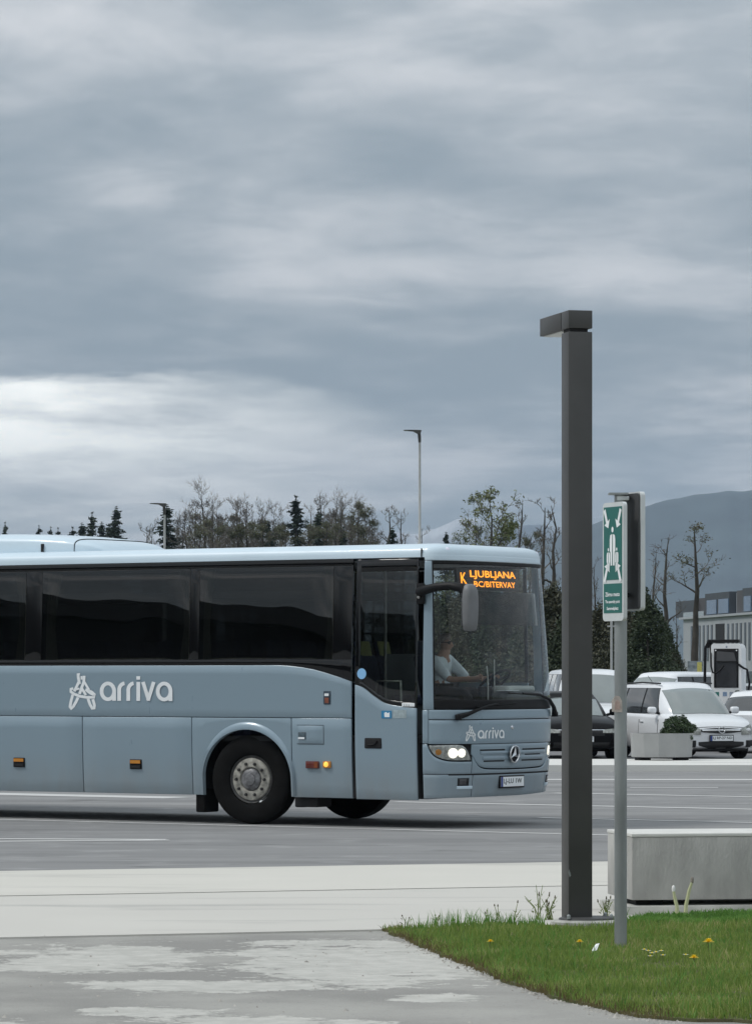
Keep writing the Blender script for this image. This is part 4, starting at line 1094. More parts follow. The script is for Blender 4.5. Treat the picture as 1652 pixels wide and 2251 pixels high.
# wipers
def on_front(v, w, o=.03): return front(phi_v(v), w, o)
for s_ in (0, 1):
    pts = [on_front(.20 + .0, 1.305, .04), on_front(.30, 1.335, .05), on_front(.44, 1.385, .045), on_front(.62, 1.43, .03), on_front(.80, 1.455, .025)]
    if s_: pts = [on_front(2.33, 1.32, .05), on_front(2.22, 1.40, .05), on_front(2.05, 1.50, .04), on_front(1.75, 1.56, .03), on_front(1.35, 1.575, .022)]
    wp = MB().tube(pts, [.038, .026, .020, .016, .012], 8).build('wiper', M_black, bus, 60)
    MB().lathe([(0, -.03), (.04, -.03), (.04, .02), (.03, .03), (0, .032)], 14, Matrix.Translation(pts[0])).build('wiper_pivot', M_black, wp, 40)
    ends = [on_front(.45 + .25 * k, 1.425 + .012 * k, .014) for k in range(4)] if not s_ else [on_front(1.95 - .3 * k, 1.545 + .012 * k, .014) for k in range(4)]
    MB().tube(ends, .008, 5).build('wiper_blade', M_black, wp, 60)

# ---- lettering
def word_arriva():
    """strokes of the operator's word mark, x-height 1, letters set as on the panel"""
    parts = []; W = .195
    def a(x):
        parts.append(stroke(arc(x + .39, .5, .31, .42, -55, 305, 30)[:-1], W, True)) if False else parts.append(stroke(arc(x + .40, .5, .325, .42, 0, 360, 30)[:-1], W, True))
        parts.append(stroke([(x + .725, .52), (x + .725, .0)], W))
    def r(x):
        parts.append(stroke([(x, 0), (x, .58)] + arc(x + .30, .58, .30, .345, 180, 95, 10), W))
    a(0.0); r(.99); r(1.46); parts.append(stroke([(1.975, 0), (1.975, 1.0)], W)); parts.append(stroke([(1.975, 1.12), (1.975, 1.30)], W))
    parts.append(stroke([(2.22, 1.0), (2.515, .02)], W * .95)); parts.append(stroke([(2.475, .02), (2.77, 1.0)], W * .95)); a(2.90)
    return parts, 3.70
def emblem():
    """the winged A beside the word, in a unit box 1 wide, 1.44 high"""
    def P(*pts): return [((x - 80) / 365.0, (660 - y) / 365.0) for x, y in pts]
    W = .108
    return [stroke(P((132, 440), (105, 545), (92, 620), (104, 648), (140, 610), (180, 540), (205, 480)), W),
            stroke(P((345, 500), (372, 580), (405, 642), (430, 640), (434, 590), (412, 505)), W),
            stroke(P((140, 352), (104, 362), (104, 398), (150, 432), (235, 465), (330, 480), (432, 478), (436, 440), (395, 402), (308, 368)), W),
            stroke(P((232, 150), (206, 145), (212, 205), (228, 290)), W), stroke(P((222, 250), (190, 320), (155, 395)), W),
            stroke(P((292, 170), (288, 260), (255, 350), (228, 432)), W), stroke(P((298, 260), (330, 320), (362, 372)), W * .8),
            stroke(P((262, 350), (290, 400), (318, 448)), W * .9), stroke(P((258, 175), (258, 225)), W * .7), stroke(P((170, 372), (228, 352)), W * .7), stroke(P((330, 380), (380, 420), (430, 445)), W * .9)]
def lay(parts, fn, name, m, parent):
    b = MB()
    for k, (vs, fs) in enumerate(parts): b.add([fn(x, y, .0007 * k) for x, y in vs], fs)
    return b.build(name, m, parent)
wp_, ww = word_arriva()
lay(wp_, lambda x, y, o: (-4.665 + x / ww * 1.095, -.004 - o, 1.477 + y * .232), 'lettering', M_white, bus)
lay(emblem(), lambda x, y, o: (-5.145 + x * .405, -.004 - o, 1.363 + y / 1.44 * .452), 'logo', M_white, bus)
lay(wp_, lambda x, y, o: front(phi_v(.475 + x / ww * .47), 1.050 + y * .098, .004 + o), 'lettering', M_white, bon)
lay(emblem(), lambda x, y, o: front(phi_v(.305 + x * .135), 1.018 + y / 1.44 * .188, .004 + o), 'logo', M_white, bon)
MB().lathe([(0, .01), (.02, .008), (.024, 0)], 12, Matrix.Translation(front(phi_v(1.13), 1.175, .0)) @ Matrix.Rotation(R(90), 4, 'Y')).build('lock', M_chrome, bon, 40)

# ---- destination display behind the screen
M_led = mat('lit_display', (.9, .35, .02), .5, emit=(1.0, .30, .012), estr=1.9)
dd = front_patch('destination_display', phi_v(.34), phi_v(1.66), 2.80, 3.06, mat('display_black', (.012, .011, .010), .5, var=.2), off=-.06, thick=.05, nu=20, nw=3)
def led(s_, v0, v1, w0, w1, bold):
    vs, fs, tw = text2d(s_, bold)
    b = MB().add([front(phi_v(v0 + x / tw * (v1 - v0)), w0 + y * (w1 - w0), -.050) for x, y in vs], fs); b.build('lit_text', M_led, dd)
led('LJUBLJANA', .56, 1.58, 2.925, 3.030, .018)
led('BC/BITERVAY', .62, 1.55, 2.835, 2.905, .010)
led('K', .39, .49, 2.87, 3.00, .015)
# blind pulled down behind the screen
front_patch('sun_blind', phi_v(.62), phi_v(2.36), 2.40, 2.79, glass('blind_film', (.45, .47, .5), .5, 1.2), off=-.10, thick=.004, nu=20, nw=4)

# ---- inside
M_dash = mat('dashboard_plastic', (.075, .080, .080), .6, var=.15, vscale=8)
M_seat = mat('seat_fabric', (.045, .055, .10), .9, var=.3, vscale=25)
M_cover = mat('headrest_cover', (.42, .43, .18), .85, var=.12)
M_curt = mat('curtain_fabric', (.50, .50, .40), .9, var=.12, vscale=6)
M_lin = mat('cabin_lining', (.16, .17, .18), .85, var=.1)
db = MB().box((-.05, .12, 1.06), (.30, 2.43, 1.47), bev=.05)
db.box((-.12, 1.45, 1.3), (.26, 2.40, 1.60), bev=.06)
for i in range(8): pass
dash = db.build('dashboard', M_dash, bus, 50)
MB().box((-.02, 1.60, 1.585), (.22, 2.25, 1.665), bev=.035).build('instrument_hood', mat('hood_reflection_tone', (.40, .42, .40), .55, var=.1), dash, 50)  # hood coloured pale to stand in for the curved reflection above the dash
MB().box((.05, 1.18, 1.46), (.10, 1.44, 1.66), bev=.01).build('screen', M_black, dash)
MB().tube([(.12, 1.30, 1.47), (.11, 1.31, 1.75), (.10, 1.30, 1.90)], .010, 6).build('fare_reader_rod', M_steel, dash)
MB().tube([(.10, 1.48, 1.58), (.09, 1.49, 1.98)], .008, 6).build('grab_rod', M_steel, dash)
# dash shelf with papers
MB().box((.16, 1.42, 1.604), (.30, 1.72, 1.612)).build('papers', M_white, dash)
swc = Vector((-.16, 1.9, 1.715)); sn = Vector((-.62, 0, .78)).normalized(); sa = Vector((0, 1, 0)); sb_ = sn.cross(sa)
ringp = [swc + (sa * math.cos(2 * PI * i / 32) + sb_ * math.sin(2 * PI * i / 32)) * .225 for i in range(33)]
sw = MB().tube(ringp, .017, 8, False)
for an in (0, 120, 240): sw.tube([swc, swc + (sa * math.cos(R(an + 90)) + sb_ * math.sin(R(an + 90))) * .222], .014, 6)
sw.tube([swc + sn * .02, swc - sn * .05], .06, 12); sw.tube([swc - sn * .03, swc - sn * .32], .035, 8)
sw.build('steering_wheel', M_black, bus, 50)
def seat(u, v, cover=True, m=None):
    s_ = MB()
    s_.box((u - .02, v - .215, 1.42), (u + .44, v + .215, 1.55), bev=.04)
    Mx = Matrix.Translation((u, v, 1.50)) @ Matrix.Rotation(R(-13), 4, 'Y')
    s_.box((-.10, -.215, 0), (.02, .215, .56), Mx, bev=.04); s_.box((-.085, -.14, .52), (.005, .14, .74), Mx, bev=.035)
    s_.box((u + .08, v - .12, 1.05), (u + .34, v + .12, 1.44))
    o = s_.build('seat', m or M_seat, bus, 50)
    if cover: MB().box((-.092, -.135, .50), (.012, .135, .735), Mx, bev=.03).build('headrest_cover', M_cover, o, 50)
for r_ in range(7):
    for v in (.36, .80, 1.75, 2.19):
        u = -1.78 - .80 * r_ - (.35 if v < 1 else 0)
        seat(u, v, r_ == 0 and v > 1)
seat(-.98, 1.9, False, mat('driver_seat_fabric', (.03, .035, .05), .9, var=.2))
MB().box((-1.42, 1.42, 1.06), (-1.39, 2.46, 2.05), bev=.01).build('partition', M_lin, bus, 40)
MB().tube([(-1.40, 1.40, 1.06), (-1.40, 1.40, 3.2)], .018, 8).build('grab_pole', M_steel, bus, 50)
MB().tube([(-.95, .42, 1.3), (-.80, .30, 1.72), (-.42, .22, 1.72), (-.40, .2, 1.3)], .014, 8).build('handrail', M_steel, bus, 50)
MB().box((-11.3, .10, 3.12), (-.1, 2.45, 3.14)).build('ceiling_lining', M_lin, bus)
MB().box((-11.2, .12, 2.72), (-1.5, .52, 2.80), bev=.02).build('luggage_rack', M_lin, bus, 40)
MB().box((-11.2, 2.03, 2.72), (-1.5, 2.43, 2.80), bev=.02).build('luggage_rack', M_lin, bus, 40)
def curtain(u0, u1, tied):
    """gathered curtain: wide at the rail, drawn in at the tie"""
    vs = []; fs = []; nu, nw = 20, 14
    for j in range(nw + 1):
        w = 1.98 + (3.07 - 1.98) * j / nw
        t = j / nw; k = 1.0 if not tied else (.55 + .45 * (t ** 2.5) if t > .3 else .62 + .20 * (.3 - t) / .3)
        for i in range(nu + 1):
            s_ = i / nu
            uu = u0 + (u1 - u0) * s_ * k if tied != -1 else u1 - (u1 - u0) * (1 - s_) * k
            vs.append((uu, .085 + prof(w) + .016 * math.sin(s_ * 9 * PI) * k + .004 * math.sin(w * 5), w))
    for j in range(nw):
        for i in range(nu): a = j * (nu + 1) + i; fs.append((a, a + 1, a + nu + 2, a + nu + 1))
    mesh('curtain', vs, fs, M_curt, bus, 60)
curtain(-5.58, -5.34, 1); curtain(-3.56, -3.35, -1); curtain(-3.18, -3.02, 1); curtain(-1.45, -1.26, -1); curtain(-6.1, -5.87, -1)

# ------------------------------------------------------------------ driver
def skin_mesh(name, joints, edges, m, root, sub=1, loc=None, rotz=0, parent=None, extra=None):
    names = list(joints); idx = {k: i for i, k in enumerate(names)}
    me = bpy.data.meshes.new(name); me.from_pydata([joints[k][0] for k in names], [(idx[a], idx[b]) for a, b in edges], [])
    o = bpy.data.objects.new(name, me); COL.objects.link(o)
    sm = o.modifiers.new('skin', 'SKIN'); sm.use_smooth_shade = True
    for i, k in enumerate(names):
        r = joints[k][1]; r = (r, r) if isinstance(r, (int, float)) else r
        me.skin_vertices[0].data[i].radius = r; me.skin_vertices[0].data[i].use_root = (k == root)
    if sub: s_ = o.modifiers.new('sub', 'SUBSURF'); s_.levels = sub; s_.render_levels = sub
    dg = bpy.context.evaluated_depsgraph_get(); nm = bpy.data.meshes.new_from_object(o.evaluated_get(dg))
    bpy.data.objects.remove(o); bpy.data.meshes.remove(me)
    nm.name = name; nm.materials.clear(); nm.materials.append(m)
    nm.polygons.foreach_set('use_smooth', [True] * len(nm.polygons))
    o = bpy.data.objects.new(name, nm); COL.objects.link(o)
    if parent is not None: o.parent = parent
    if loc is not None: o.location = loc; o.rotation_euler = (0, 0, rotz)
    return o
def driver():
    M_skin = mat('skin', (.42, .25, .18), .55, var=.08, vscale=12)
    M_shirt = mat('pale_blue_shirt', (.72, .80, .84), .85, var=.10, vscale=10, bump=.5, bscale=14)
    M_trou = mat('dark_trousers', (.03, .032, .04), .9, var=.2)
    # local axes as the bus, origin at the hip
    H0 = Vector((-.93, 1.9, 1.60))
    J = {}
    def j(k, u, v, w, r): J[k] = (Vector((u, v, w)), r)
    j('pelvis', 0, 0, 0, (.15, .12)); j('waist', -.02, 0, .15, (.135, .105)); j('chest', .0, 0, .30, (.16, .115)); j('neck0', .045, 0, .425, .062); j('neck1', .075, 0, .485, .052)
    j('skull', .095, 0, .565, (.078, .092)); j('crown', .085, 0, .635, (.062, .075)); j('jaw', .135, 0, .520, (.048, .042)); j('nose', .188, 0, .562, .011)
    E = [('pelvis', 'waist'), ('waist', 'chest'), ('chest', 'neck0'), ('neck0', 'neck1'), ('neck1', 'skull'), ('skull', 'crown'), ('neck1', 'jaw'), ('skull', 'nose')]
    for s_, n_ in ((-1, 'r'), (1, 'l')):
        j('sh' + n_, .01, .185 * s_, .375, .062); j('el' + n_, .27, .215 * s_, .135, .043); j('wr' + n_, .56, .150 * s_, .150, .029); j('pm' + n_, .645, .165 * s_, .160, (.036, .020))
        E += [('chest', 'sh' + n_), ('sh' + n_, 'el' + n_), ('el' + n_, 'wr' + n_), ('wr' + n_, 'pm' + n_)]
        for f in range(4):
            q = (f - 1.5) * .019
            j(f'f{f}a{n_}', .685 + .004 * (1.5 - abs(f - 1.5)), .175 * s_ + .006 * s_, .168 + q, .0095); j(f'f{f}b{n_}', .722 + .004 * (1.5 - abs(f - 1.5)), .190 * s_, .160 + q, .0085); j(f'f{f}c{n_}', .722, .206 * s_, .140 + q, .0075)
            E += [('pm' + n_, f'f{f}a{n_}'), (f'f{f}a{n_}', f'f{f}b{n_}'), (f'f{f}b{n_}', f'f{f}c{n_}')]
        j('ta' + n_, .625, .135 * s_, .185, .011); j('tb' + n_, .665, .140 * s_, .205, .009)
        E += [('pm' + n_, 'ta' + n_), ('ta' + n_, 'tb' + n_)]
        j('hip' + n_, .06, .10 * s_, -.03, .085); j('kn' + n_, .46, .13 * s_, -.02, .060); j('an' + n_, .58, .13 * s_, -.44, .042); j('to' + n_, .74, .13 * s_, -.50, (.045, .025))
        E += [('pelvis', 'hip' + n_), ('hip' + n_, 'kn' + n_), ('kn' + n_, 'an' + n_), ('an' + n_, 'to' + n_)]
    M = Matrix.Translation((BUS_X, BUS_D, 0)) @ Matrix.Rotation(-TH, 4, 'Z')
    wloc = M @ H0
    t = thing('person', 'driver in a pale blue shirt and sunglasses seated at the bus steering wheel', 'person', wloc, -TH)
    skin_mesh('body', J, E, M_skin, 'pelvis', 1, parent=t)
    def cover(name, keys, edges, grow, m, ends={}):
        K = {}
        for k in keys:
            c, r = J[k]; r = (r, r) if isinstance(r, (int, float)) else r; K[k] = (ends.get(k, c), (r[0] + grow, r[1] + grow))
        return skin_mesh(name, K, edges, m, keys[0], 1, parent=t)
    sk = ['pelvis', 'waist', 'chest', 'neck0', 'shr', 'elr', 'shl', 'ell']
    ed = [e for e in E if e[0] in sk and e[1] in sk]
    c = cover('shirt', sk, ed, .018, M_shirt, {'neck0': Vector((.03, 0, .395))})
    tk = ['pelvis', 'hipr', 'knr', 'anr', 'hipl', 'knl', 'anl']
    cover('trousers', tk, [e for e in E if e[0] in tk and e[1] in tk], .014, M_trou)
    # short grey hair, cap-like over the back and sides; sunglasses; ears
    hb = MB(); n, k = 20, 8; vs = []; fs = []
    for a in range(k + 1):
        th = R(100) * a / k
        for b in range(n):
            ph = 2 * PI * b / n; x, y, z = math.sin(th) * math.cos(ph), math.sin(th) * math.sin(ph), math.cos(th)
            cut = max(0, x) * max(0, (th - R(45))) * .05
            vs.append((.085 + x * (.098) - cut * 2 - .004, y * .083, .600 + z * .108 + max(0, x) * .028 * (a / k)))
    for a in range(k):
        for b in range(n): fs.append((a * n + b, a * n + (b + 1) % n, a * n + n + (b + 1) % n, a * n + n + b))
    vs2 = [v if not (v[0] > .135 and v[2] < .63) else (.135, v[1], max(v[2], .625)) for v in vs]
    hb.add(vs2, fs).build('hair', mat('grey_hair', (.16, .14, .13), .8, var=.3, vscale=40, bump=.4, bscale=80), t, 60)
    gl_ = MB()
    for s_ in (-1, 1):
        gl_.prism(arc(.036 * s_, .586, .030, .021, 0, 345, 15), lambda a, c, q: (.176 + q - abs(a) * .35, a, c), -.004, .006)
        gl_.box((.065, .078 * s_ - .004, .588), (.175 - .0, .078 * s_ + .004, .596))
    gl_.box((.172, -.012, .588), (.180, .012, .595))
    gl_.build('sunglasses', M_black, t)
driver()
# ------------------------------------------------------------------ parked cars (local axes: x forward, y left, z up)
M_carglass = glass('car_glass', (.30, .34, .33), 0.0, 1.55)
M_seam = M_gap
def cat_rom(pts, n):
    xs = [p[0] for p in pts]; f = [interp([(p[0], p[k]) for p in pts]) for k in range(1, len(pts[0]))]
    return [(x, *[g(x) for g in f]) for x in [xs[0] + (xs[-1] - xs[0]) * i / n for i in range(n + 1)]]
def car(name, label, loc, rotz, S, paint, group=None):
    """S: length stations (x, top z, half width, bottom z) rear to front; glass house numbers"""
    t = thing(name, label, 'van' if S.get('van') else 'car', loc, rotz, group)
    st = cat_rom(S['body'], 44); vs = []; fs = []; ns = 13
    for x, zt, hw, zb in st:
        zm = zb + (zt - zb) * .55
        sec = [(0, zb), (hw * .80, zb), (hw * .955, zb + .05), (hw * .99, zb + .16), (hw, zm - .06), (hw * .992, zm + .08), (hw * .975, zt - .10), (hw * .945, zt - .035), (hw * .88, zt), (hw * .66, zt + .022), (hw * .42, zt + .034), (hw * .2, zt + .039), (0, zt + .04)]
        vs += [(x, y, z) for y, z in sec] + [(x, -y, z) for y, z in sec[1:-1]]
    m_ = 2 * ns - 2
    def idx(i, k): return i * m_ + k
    loop = list(range(ns)) + list(range(m_ - 1, ns - 1, -1))
    for i in range(len(st) - 1):
        for k in range(m_):
            a, b = loop[k], loop[(k + 1) % m_]
            fs.append((idx(i, a), idx(i, b), idx(i + 1, b), idx(i + 1, a)))
    fs.append(tuple(idx(0, k) for k in loop)); fs.append(tuple(idx(len(st) - 1, k) for k in reversed(loop)))
    body = mesh('body', vs, fs, paint, t, 38)
    # cut the wheel openings out of the body
    wr = S['wheel']; cut = MB()
    for x in S['axles']:
        cut.add(MB().tube([(x, -1.5, wr), (x, 1.5, wr)], wr + .055, 24).v, MB().tube([(x, -1.5, wr), (x, 1.5, wr)], wr + .055, 24).f)
    co = cut.build('cutter', M_gap)
    md = body.modifiers.new('cut', 'BOOLEAN'); md.object = co; md.operation = 'DIFFERENCE'; md.solver = 'EXACT'
    co.parent = t
    dg = bpy.context.evaluated_depsgraph_get(); nm = bpy.data.meshes.new_from_object(body.evaluated_get(dg))
    body.modifiers.clear(); old = body.data; body.data = nm; nm.name = 'body'; bpy.data.meshes.remove(old); bpy.data.objects.remove(co)
    nm.polygons.foreach_set('use_smooth', [True] * len(nm.polygons)); nm.set_sharp_from_angle(angle=R(38))
    hw0 = max(s_[2] for s_ in S['body'])
    MB().box((S['axles'][0] - .3, -hw0 * .72, .16), (S['axles'][1] + .3, hw0 * .72, .5)).build('underbody', M_gap, t)
    # glass house
    zb, zr = S['belt'], S['roof']; xf0, xf1, xr0, xr1 = S['house']   # windscreen base/top x, rear base/top x
    hb, hr = S['hw_belt'], S['hw_roof']; PW = S.get('pw', 5.0)
    def hs(z):
        k = (z - zb) / (zr - zb); kk = k ** S.get('rake', 1.15)
        xf = xf0 + (xf1 - xf0) * kk; xr = xr0 + (xr1 - xr0) * kk; hw = hb + (hr - hb) * k ** 1.4
        return (xf + xr) / 2, (xf - xr) / 2, hw
    def y_at(x, z):
        c, l, h = hs(z); q = min(1, abs((x - c) / l)); return h * (1 - q ** PW) ** (1 / PW)
    def x_at(y, z, f=1):
        c, l, h = hs(z); q = min(1, abs(y / h)); return c + f * l * (1 - q ** PW) ** (1 / PW)
    n = 56; vs = []; fs = []; zz = [zb - .06, zb, zb + (zr - zb) * .25, zb + (zr - zb) * .5, zb + (zr - zb) * .75, zr - .05]
    rows = []
    for z in zz:
        c, l, h = hs(max(z, zb)); rows.append([(c + l * math.copysign(abs(math.cos(a)) ** (2 / PW), math.cos(a)), h * math.copysign(abs(math.sin(a)) ** (2 / PW), math.sin(a)), z) for a in [2 * PI * i / n for i in range(n)]])
    c, l, h = hs(zr - .05)
    for k, z in ((.97, zr - .02), (.90, zr + .008), (.75, zr + .03), (.5, zr + .045), (.2, zr + .05)):
        rows.append([(c + l * k * math.copysign(abs(math.cos(a)) ** (2 / PW), math.cos(a)), h * k * math.copysign(abs(math.sin(a)) ** (2 / PW), math.sin(a)), z) for a in [2 * PI * i / n for i in range(n)]])
    vs = [q for r_ in rows for q in r_]
    for i in range(len(rows) - 1):
        for k in range(n): fs.append((i * n + k, i * n + (k + 1) % n, i * n + n + (k + 1) % n, i * n + n + k))
    fs.append(tuple((len(rows) - 1) * n + k for k in range(n)))
    cab = mesh('cabin', vs, fs, paint, t, 40)
    def plate(nm, us, lo, hi, point, m, par, nw=6):
        vs = []; fs = []; cols = [[lo(u) + (hi(u) - lo(u)) * j_ / nw for j_ in range(nw + 1)] for u in us]
        for i, u in enumerate(us): vs += [point(u, z, .006) for z in cols[i]]
        k = len(vs)
        for i, u in enumerate(us): vs += [point(u, z, -.004) for z in cols[i]]
        w = nw + 1
        for i in range(len(us) - 1):
            for j_ in range(nw): a = i * w + j_; fs += [(a, a + w, a + w + 1, a + 1), (k + a, k + a + 1, k + a + w + 1, k + a + w)]
            a = i * w; fs.append((a, k + a, k + a + w, a + w)); a += nw; fs.append((a, a + w, k + a + w, k + a))
        for j_ in range(nw):
            fs.append((j_, j_ + 1, k + j_ + 1, k + j_)); a = (len(us) - 1) * w + j_; fs.append((a, k + a, k + a + 1, a + 1))
        return mesh(nm, vs, fs, m, par, 50)
    gd = mat('car_glass_' + S['glass'], *{'pale': ((.20, .23, .225), .07), 'dark': ((.020, .022, .024), .05)}[S['glass']], var=.12, vscale=1.2, coat=.6, spec=.7)
    gs = mat('car_side_glass', (.03, .034, .036), .05, var=.3, vscale=1.5, coat=.5, spec=.6)
    wsw = hb * .80
    us = [-wsw + 2 * wsw * i / 16 for i in range(17)]
    zt_ = lambda y: zr - .085 - .05 * (y / wsw) ** 2
    w_ = plate('windscreen', us, lambda y: zb + .015 + .02 * (1 - (y / wsw) ** 2), zt_, lambda y, z, o: (x_at(y * (1 - .10 * (z - zb) / (zr - zb)), z) + o * 2.2, y * (1 - .10 * (z - zb) / (zr - zb)), z + o * .5), gd, cab)
    plate('rear_window', us, lambda y: zb + .06, zt_, lambda y, z, o: (x_at(y * (1 - .12 * (z - zb) / (zr - zb)), z, -1) - o, y * (1 - .12 * (z - zb) / (zr - zb)), z), gs, cab)
    for sg in (1, -1):
        sw_ = S['side_windows']; fa, fb = sw_[0][0] - .03, sw_[-1][1] + .02
        us = [fa + (fb - fa) * i / 24 for i in range(25)]
        def ptf(u, z, o, sg=sg):
            k = (z - zb) / (zr - zb); s_ = (u - fa) / (fb - fa); x = u + k * (sw_[0][2] * max(0, 1 - s_ * 4) + sw_[-1][3] * max(0, s_ * 4 - 3))
            return (x, sg * (y_at(x, z) + o - .003), z)
        plate('window_frame', us, lambda u: zb + .022, lambda u: zr - .082, ptf, M_black, cab)
        for a, b, tilt0, tilt1 in S['side_windows']:
            us = [a + (b - a) * i / 12 for i in range(13)]
            def pt(u, z, o, sg=sg, a=a, b=b, t0=tilt0, t1=tilt1):
                k = (z - zb) / (zr - zb); s_ = (u - a) / (b - a); x = u + k * (t0 * (1 - s_) + t1 * s_)
                return (x, sg * (y_at(x, z) + o), z)
            plate('side_window', us, lambda u: zb + .03, lambda u: zr - .09, pt, gs, cab)
    # doors, handles, mirrors
    for sg in (1, -1):
        for x in S['doors']:
            MB().tube([(x, sg * (hw0 * .992), S['sill'] + .12), (x, sg * (hw0 * 1.000), zb * .62), (x + .01, sg * hw0 * .985, zb - .10)], .006, 4).build('door_seam', M_seam, body)
        for x in S['handles']:
            MB().box((x - .09, sg * hw0 * .985 - .02, zb - .17), (x + .09, sg * hw0 * .985 + .025, zb - .13), bev=.008).build('door_handle', paint, body, 40)
        mx = S['mirror']
        mo = MB().box((mx - .05, sg * (hb + .06) - .0, zb - .0), (mx + .06, sg * (hb + .06) + .001, zb + .01))
        mo = MB().box((mx - .06, min(sg * (hb + .05), sg * (hb + .24)), zb + .02), (mx + .07, max(sg * (hb + .05), sg * (hb + .24)), zb + .17), bev=.045)
        mm = mo.build('wing_mirror', paint, t, 60)
        MB().tube([(mx + .02, sg * (hb - .02), zb + .03), (mx, sg * (hb + .10), zb + .06)], .03, 8).build('mirror_foot', M_black, mm, 50)
    # wheels
    for x in S['axles']:
        for sg in (1, -1):
            M = Matrix.Translation((x, sg * (hw0 - .115), wr)) @ Matrix.Rotation(R(-90) * sg, 4, 'X')
            wo = MB().lathe([(wr * .62, -.10), (wr * .9, -.105), (wr, -.07), (wr, .07), (wr * .95, .10), (wr * .70, .105), (wr * .62, .09)], 28, closed=True).build('wheel', M_rubber, t, 40)
            wo.matrix_local = M
            rm = MB().lathe([(wr * .64, .085), (wr * .60, .09), (wr * .56, .06), (wr * .2, .05), (0, .065)], 24).build('rim', mat('alloy', (.42, .42, .43), .35, .8, var=.1), wo, 40)
    # front of the car
    fx = S['front']
    from mathutils.bvhtree import BVHTree
    bm = bmesh.new(); bm.from_mesh(body.data); tree_ = BVHTree.FromBMesh(bm); bm.free()
    def xf(y, z):
        h = tree_.ray_cast(Vector((6, y, z)), Vector((-1, 0, 0)))
        return h[0].x if h[0] is not None else S['nose'] - .25
    def fpatch(nm, y0, y1, lo, hi, m, off, par, n_=14):
        us = [y0 + (y1 - y0) * i / n_ for i in range(n_ + 1)]
        if not callable(lo): lo = const(lo)
        if not callable(hi): hi = const(hi)
        return plate(nm, us, lo, hi, lambda y, z, o: (xf(y, z) + off + o, y, z), m, par, 4)
    return t, body, fpatch, xf, dict(y_at=y_at, x_at=x_at, hw=hw0)

M_wht = mat('white_car_paint', (.74, .76, .78), .25, var=.02, vscale=2, coat=.5)
M_blk = mat('black_car_paint', (.005, .005, .006), .3, var=.15, vscale=2, coat=0, spec=.12)
M_clrlamp = mat('car_lamp', (.26, .27, .25), .12, .2, var=.4, vscale=18, coat=.8)
M_grl = mat('black_grille', (.012, .012, .013), .5, var=.3, vscale=30)
mpv = dict(glass='pale', wheel=.315, axles=(-1.32, 1.38), nose=2.20, front=2.2, sill=.22, lean=.16,
    body=[(-2.20, .92, .76, .36), (-2.12, .98, .84, .26), (-1.7, 1.0, .885, .22), (-.6, .985, .895, .20), (.4, .965, .895, .20), (1.0, .955, .89, .20), (1.45, .915, .88, .21), (1.85, .845, .85, .21), (2.06, .775, .80, .22), (2.16, .70, .73, .24), (2.20, .60, .66, .28)],
    belt=.945, roof=1.60, house=(1.30, .42, -2.12, -1.86), hw_belt=.825, hw_roof=.63, pw=5.0, rake=1.12,
    side_windows=((-1.95, -1.28, .10, .02), (-1.20, -.22, .02, -.02), (-.14, .74, -.02, -.46)), doors=(-.18, .86, -1.22), handles=(-.02, -1.02), mirror=.74)
def zafira():
    p = gnd(1507, 1668); 
    t, body, fpatch, xf, I = car('parked_mpv', 'white family car with pale windscreen, parked behind the planted concrete tub', (p.x - .05, 84.2, 0), R(-90 + 19), mpv, M_wht)
    gr = fpatch('grille', -.46, .46, lambda y: .562 + .03 * (y / .46) ** 2, lambda y: .675 - .03 * (y / .46) ** 2, M_grl, .012, t)
    fpatch('grille_bar', -.44, .44, .612, .645, M_chrome, .022, gr)
    # ring emblem with a bolt across
    q = Vector((xf(0, .63) + .055, 0, .632)); ring = [(q.x, q.y + .075 * math.cos(a), q.z + .068 * math.sin(a)) for a in [2 * PI * i / 20 for i in range(21)]]
    MB().tube(ring, .010, 5, False).tube([(q.x + .004, -.11, .622), (q.x + .004, .02, .646), (q.x + .004, -.02, .618), (q.x + .004, .11, .642)], .010, 5).build('emblem', M_chrome, gr, 40)
    lg = fpatch('lower_grille', -.52, .52, lambda y: .215 + .09 * (y / .52) ** 2, lambda y: .392 - .015 * (y / .52) ** 2, M_grl, .014, t)
    for s_ in (1, -1):
        a, b = sorted((.47 * s_, .80 * s_))
        h = fpatch('headlight', a, b, lambda y: .530 + .04 * (abs(y) - .5), lambda y: .655 + .42 * max(0, abs(y) - .47), M_clrlamp, .016, t)
        q = Vector((xf(.64 * s_, .62) + .02, .64 * s_, .615)); MB().lathe([(.06, -.01), (.058, .008), (.04, .014), (0, .016)], 14, Matrix.Translation(q) @ Matrix.Rotation(R(90), 4, 'Y')).build('lamp', M_chrome, h, 40)
        a, b = sorted((.58 * s_, .79 * s_))
        fpatch('fog_recess', a, b, .26, .41, M_grl, .010, t)
    fpatch('skirt', -.70, .70, .185, .238, M_grl, .006, t)
    MB().tube([(xf(y, .70) + .012, y, .705 + .0 - .05 * (abs(y) / .8) ** 2) for y in [-.66 + 1.32 * i / 14 for i in range(15)]], .005, 4).build('bonnet_seam', M_seam, body)
    M = Matrix(((0, 0, 1, xf(0, .47) + .04), (1, 0, 0, 0), (0, 1, 0, .455), (0, 0, 0, 1)))
    number_plate(M, 'LJ RP-27 ND', t, .52, .11)
    MB().lathe([(0, .0), (.05, .01), (.06, .05), (.045, .11), (0, .13)], 10, Matrix.Translation((.62, .12, 1.30))).build('rear_view_mirror', M_lin, t, 50)
    for s_ in (1, -1):
        MB().tube([(.35, .60 * s_, 1.615), (-.6, .615 * s_, 1.635), (-1.75, .60 * s_, 1.605)], .018, 6).build('roof_rail', M_black, t, 50)
    MB().tube([(-1.5, 0, 1.64), (-1.75, 0, 1.78)], .006, 4).build('aerial', M_black, t)
zafira()
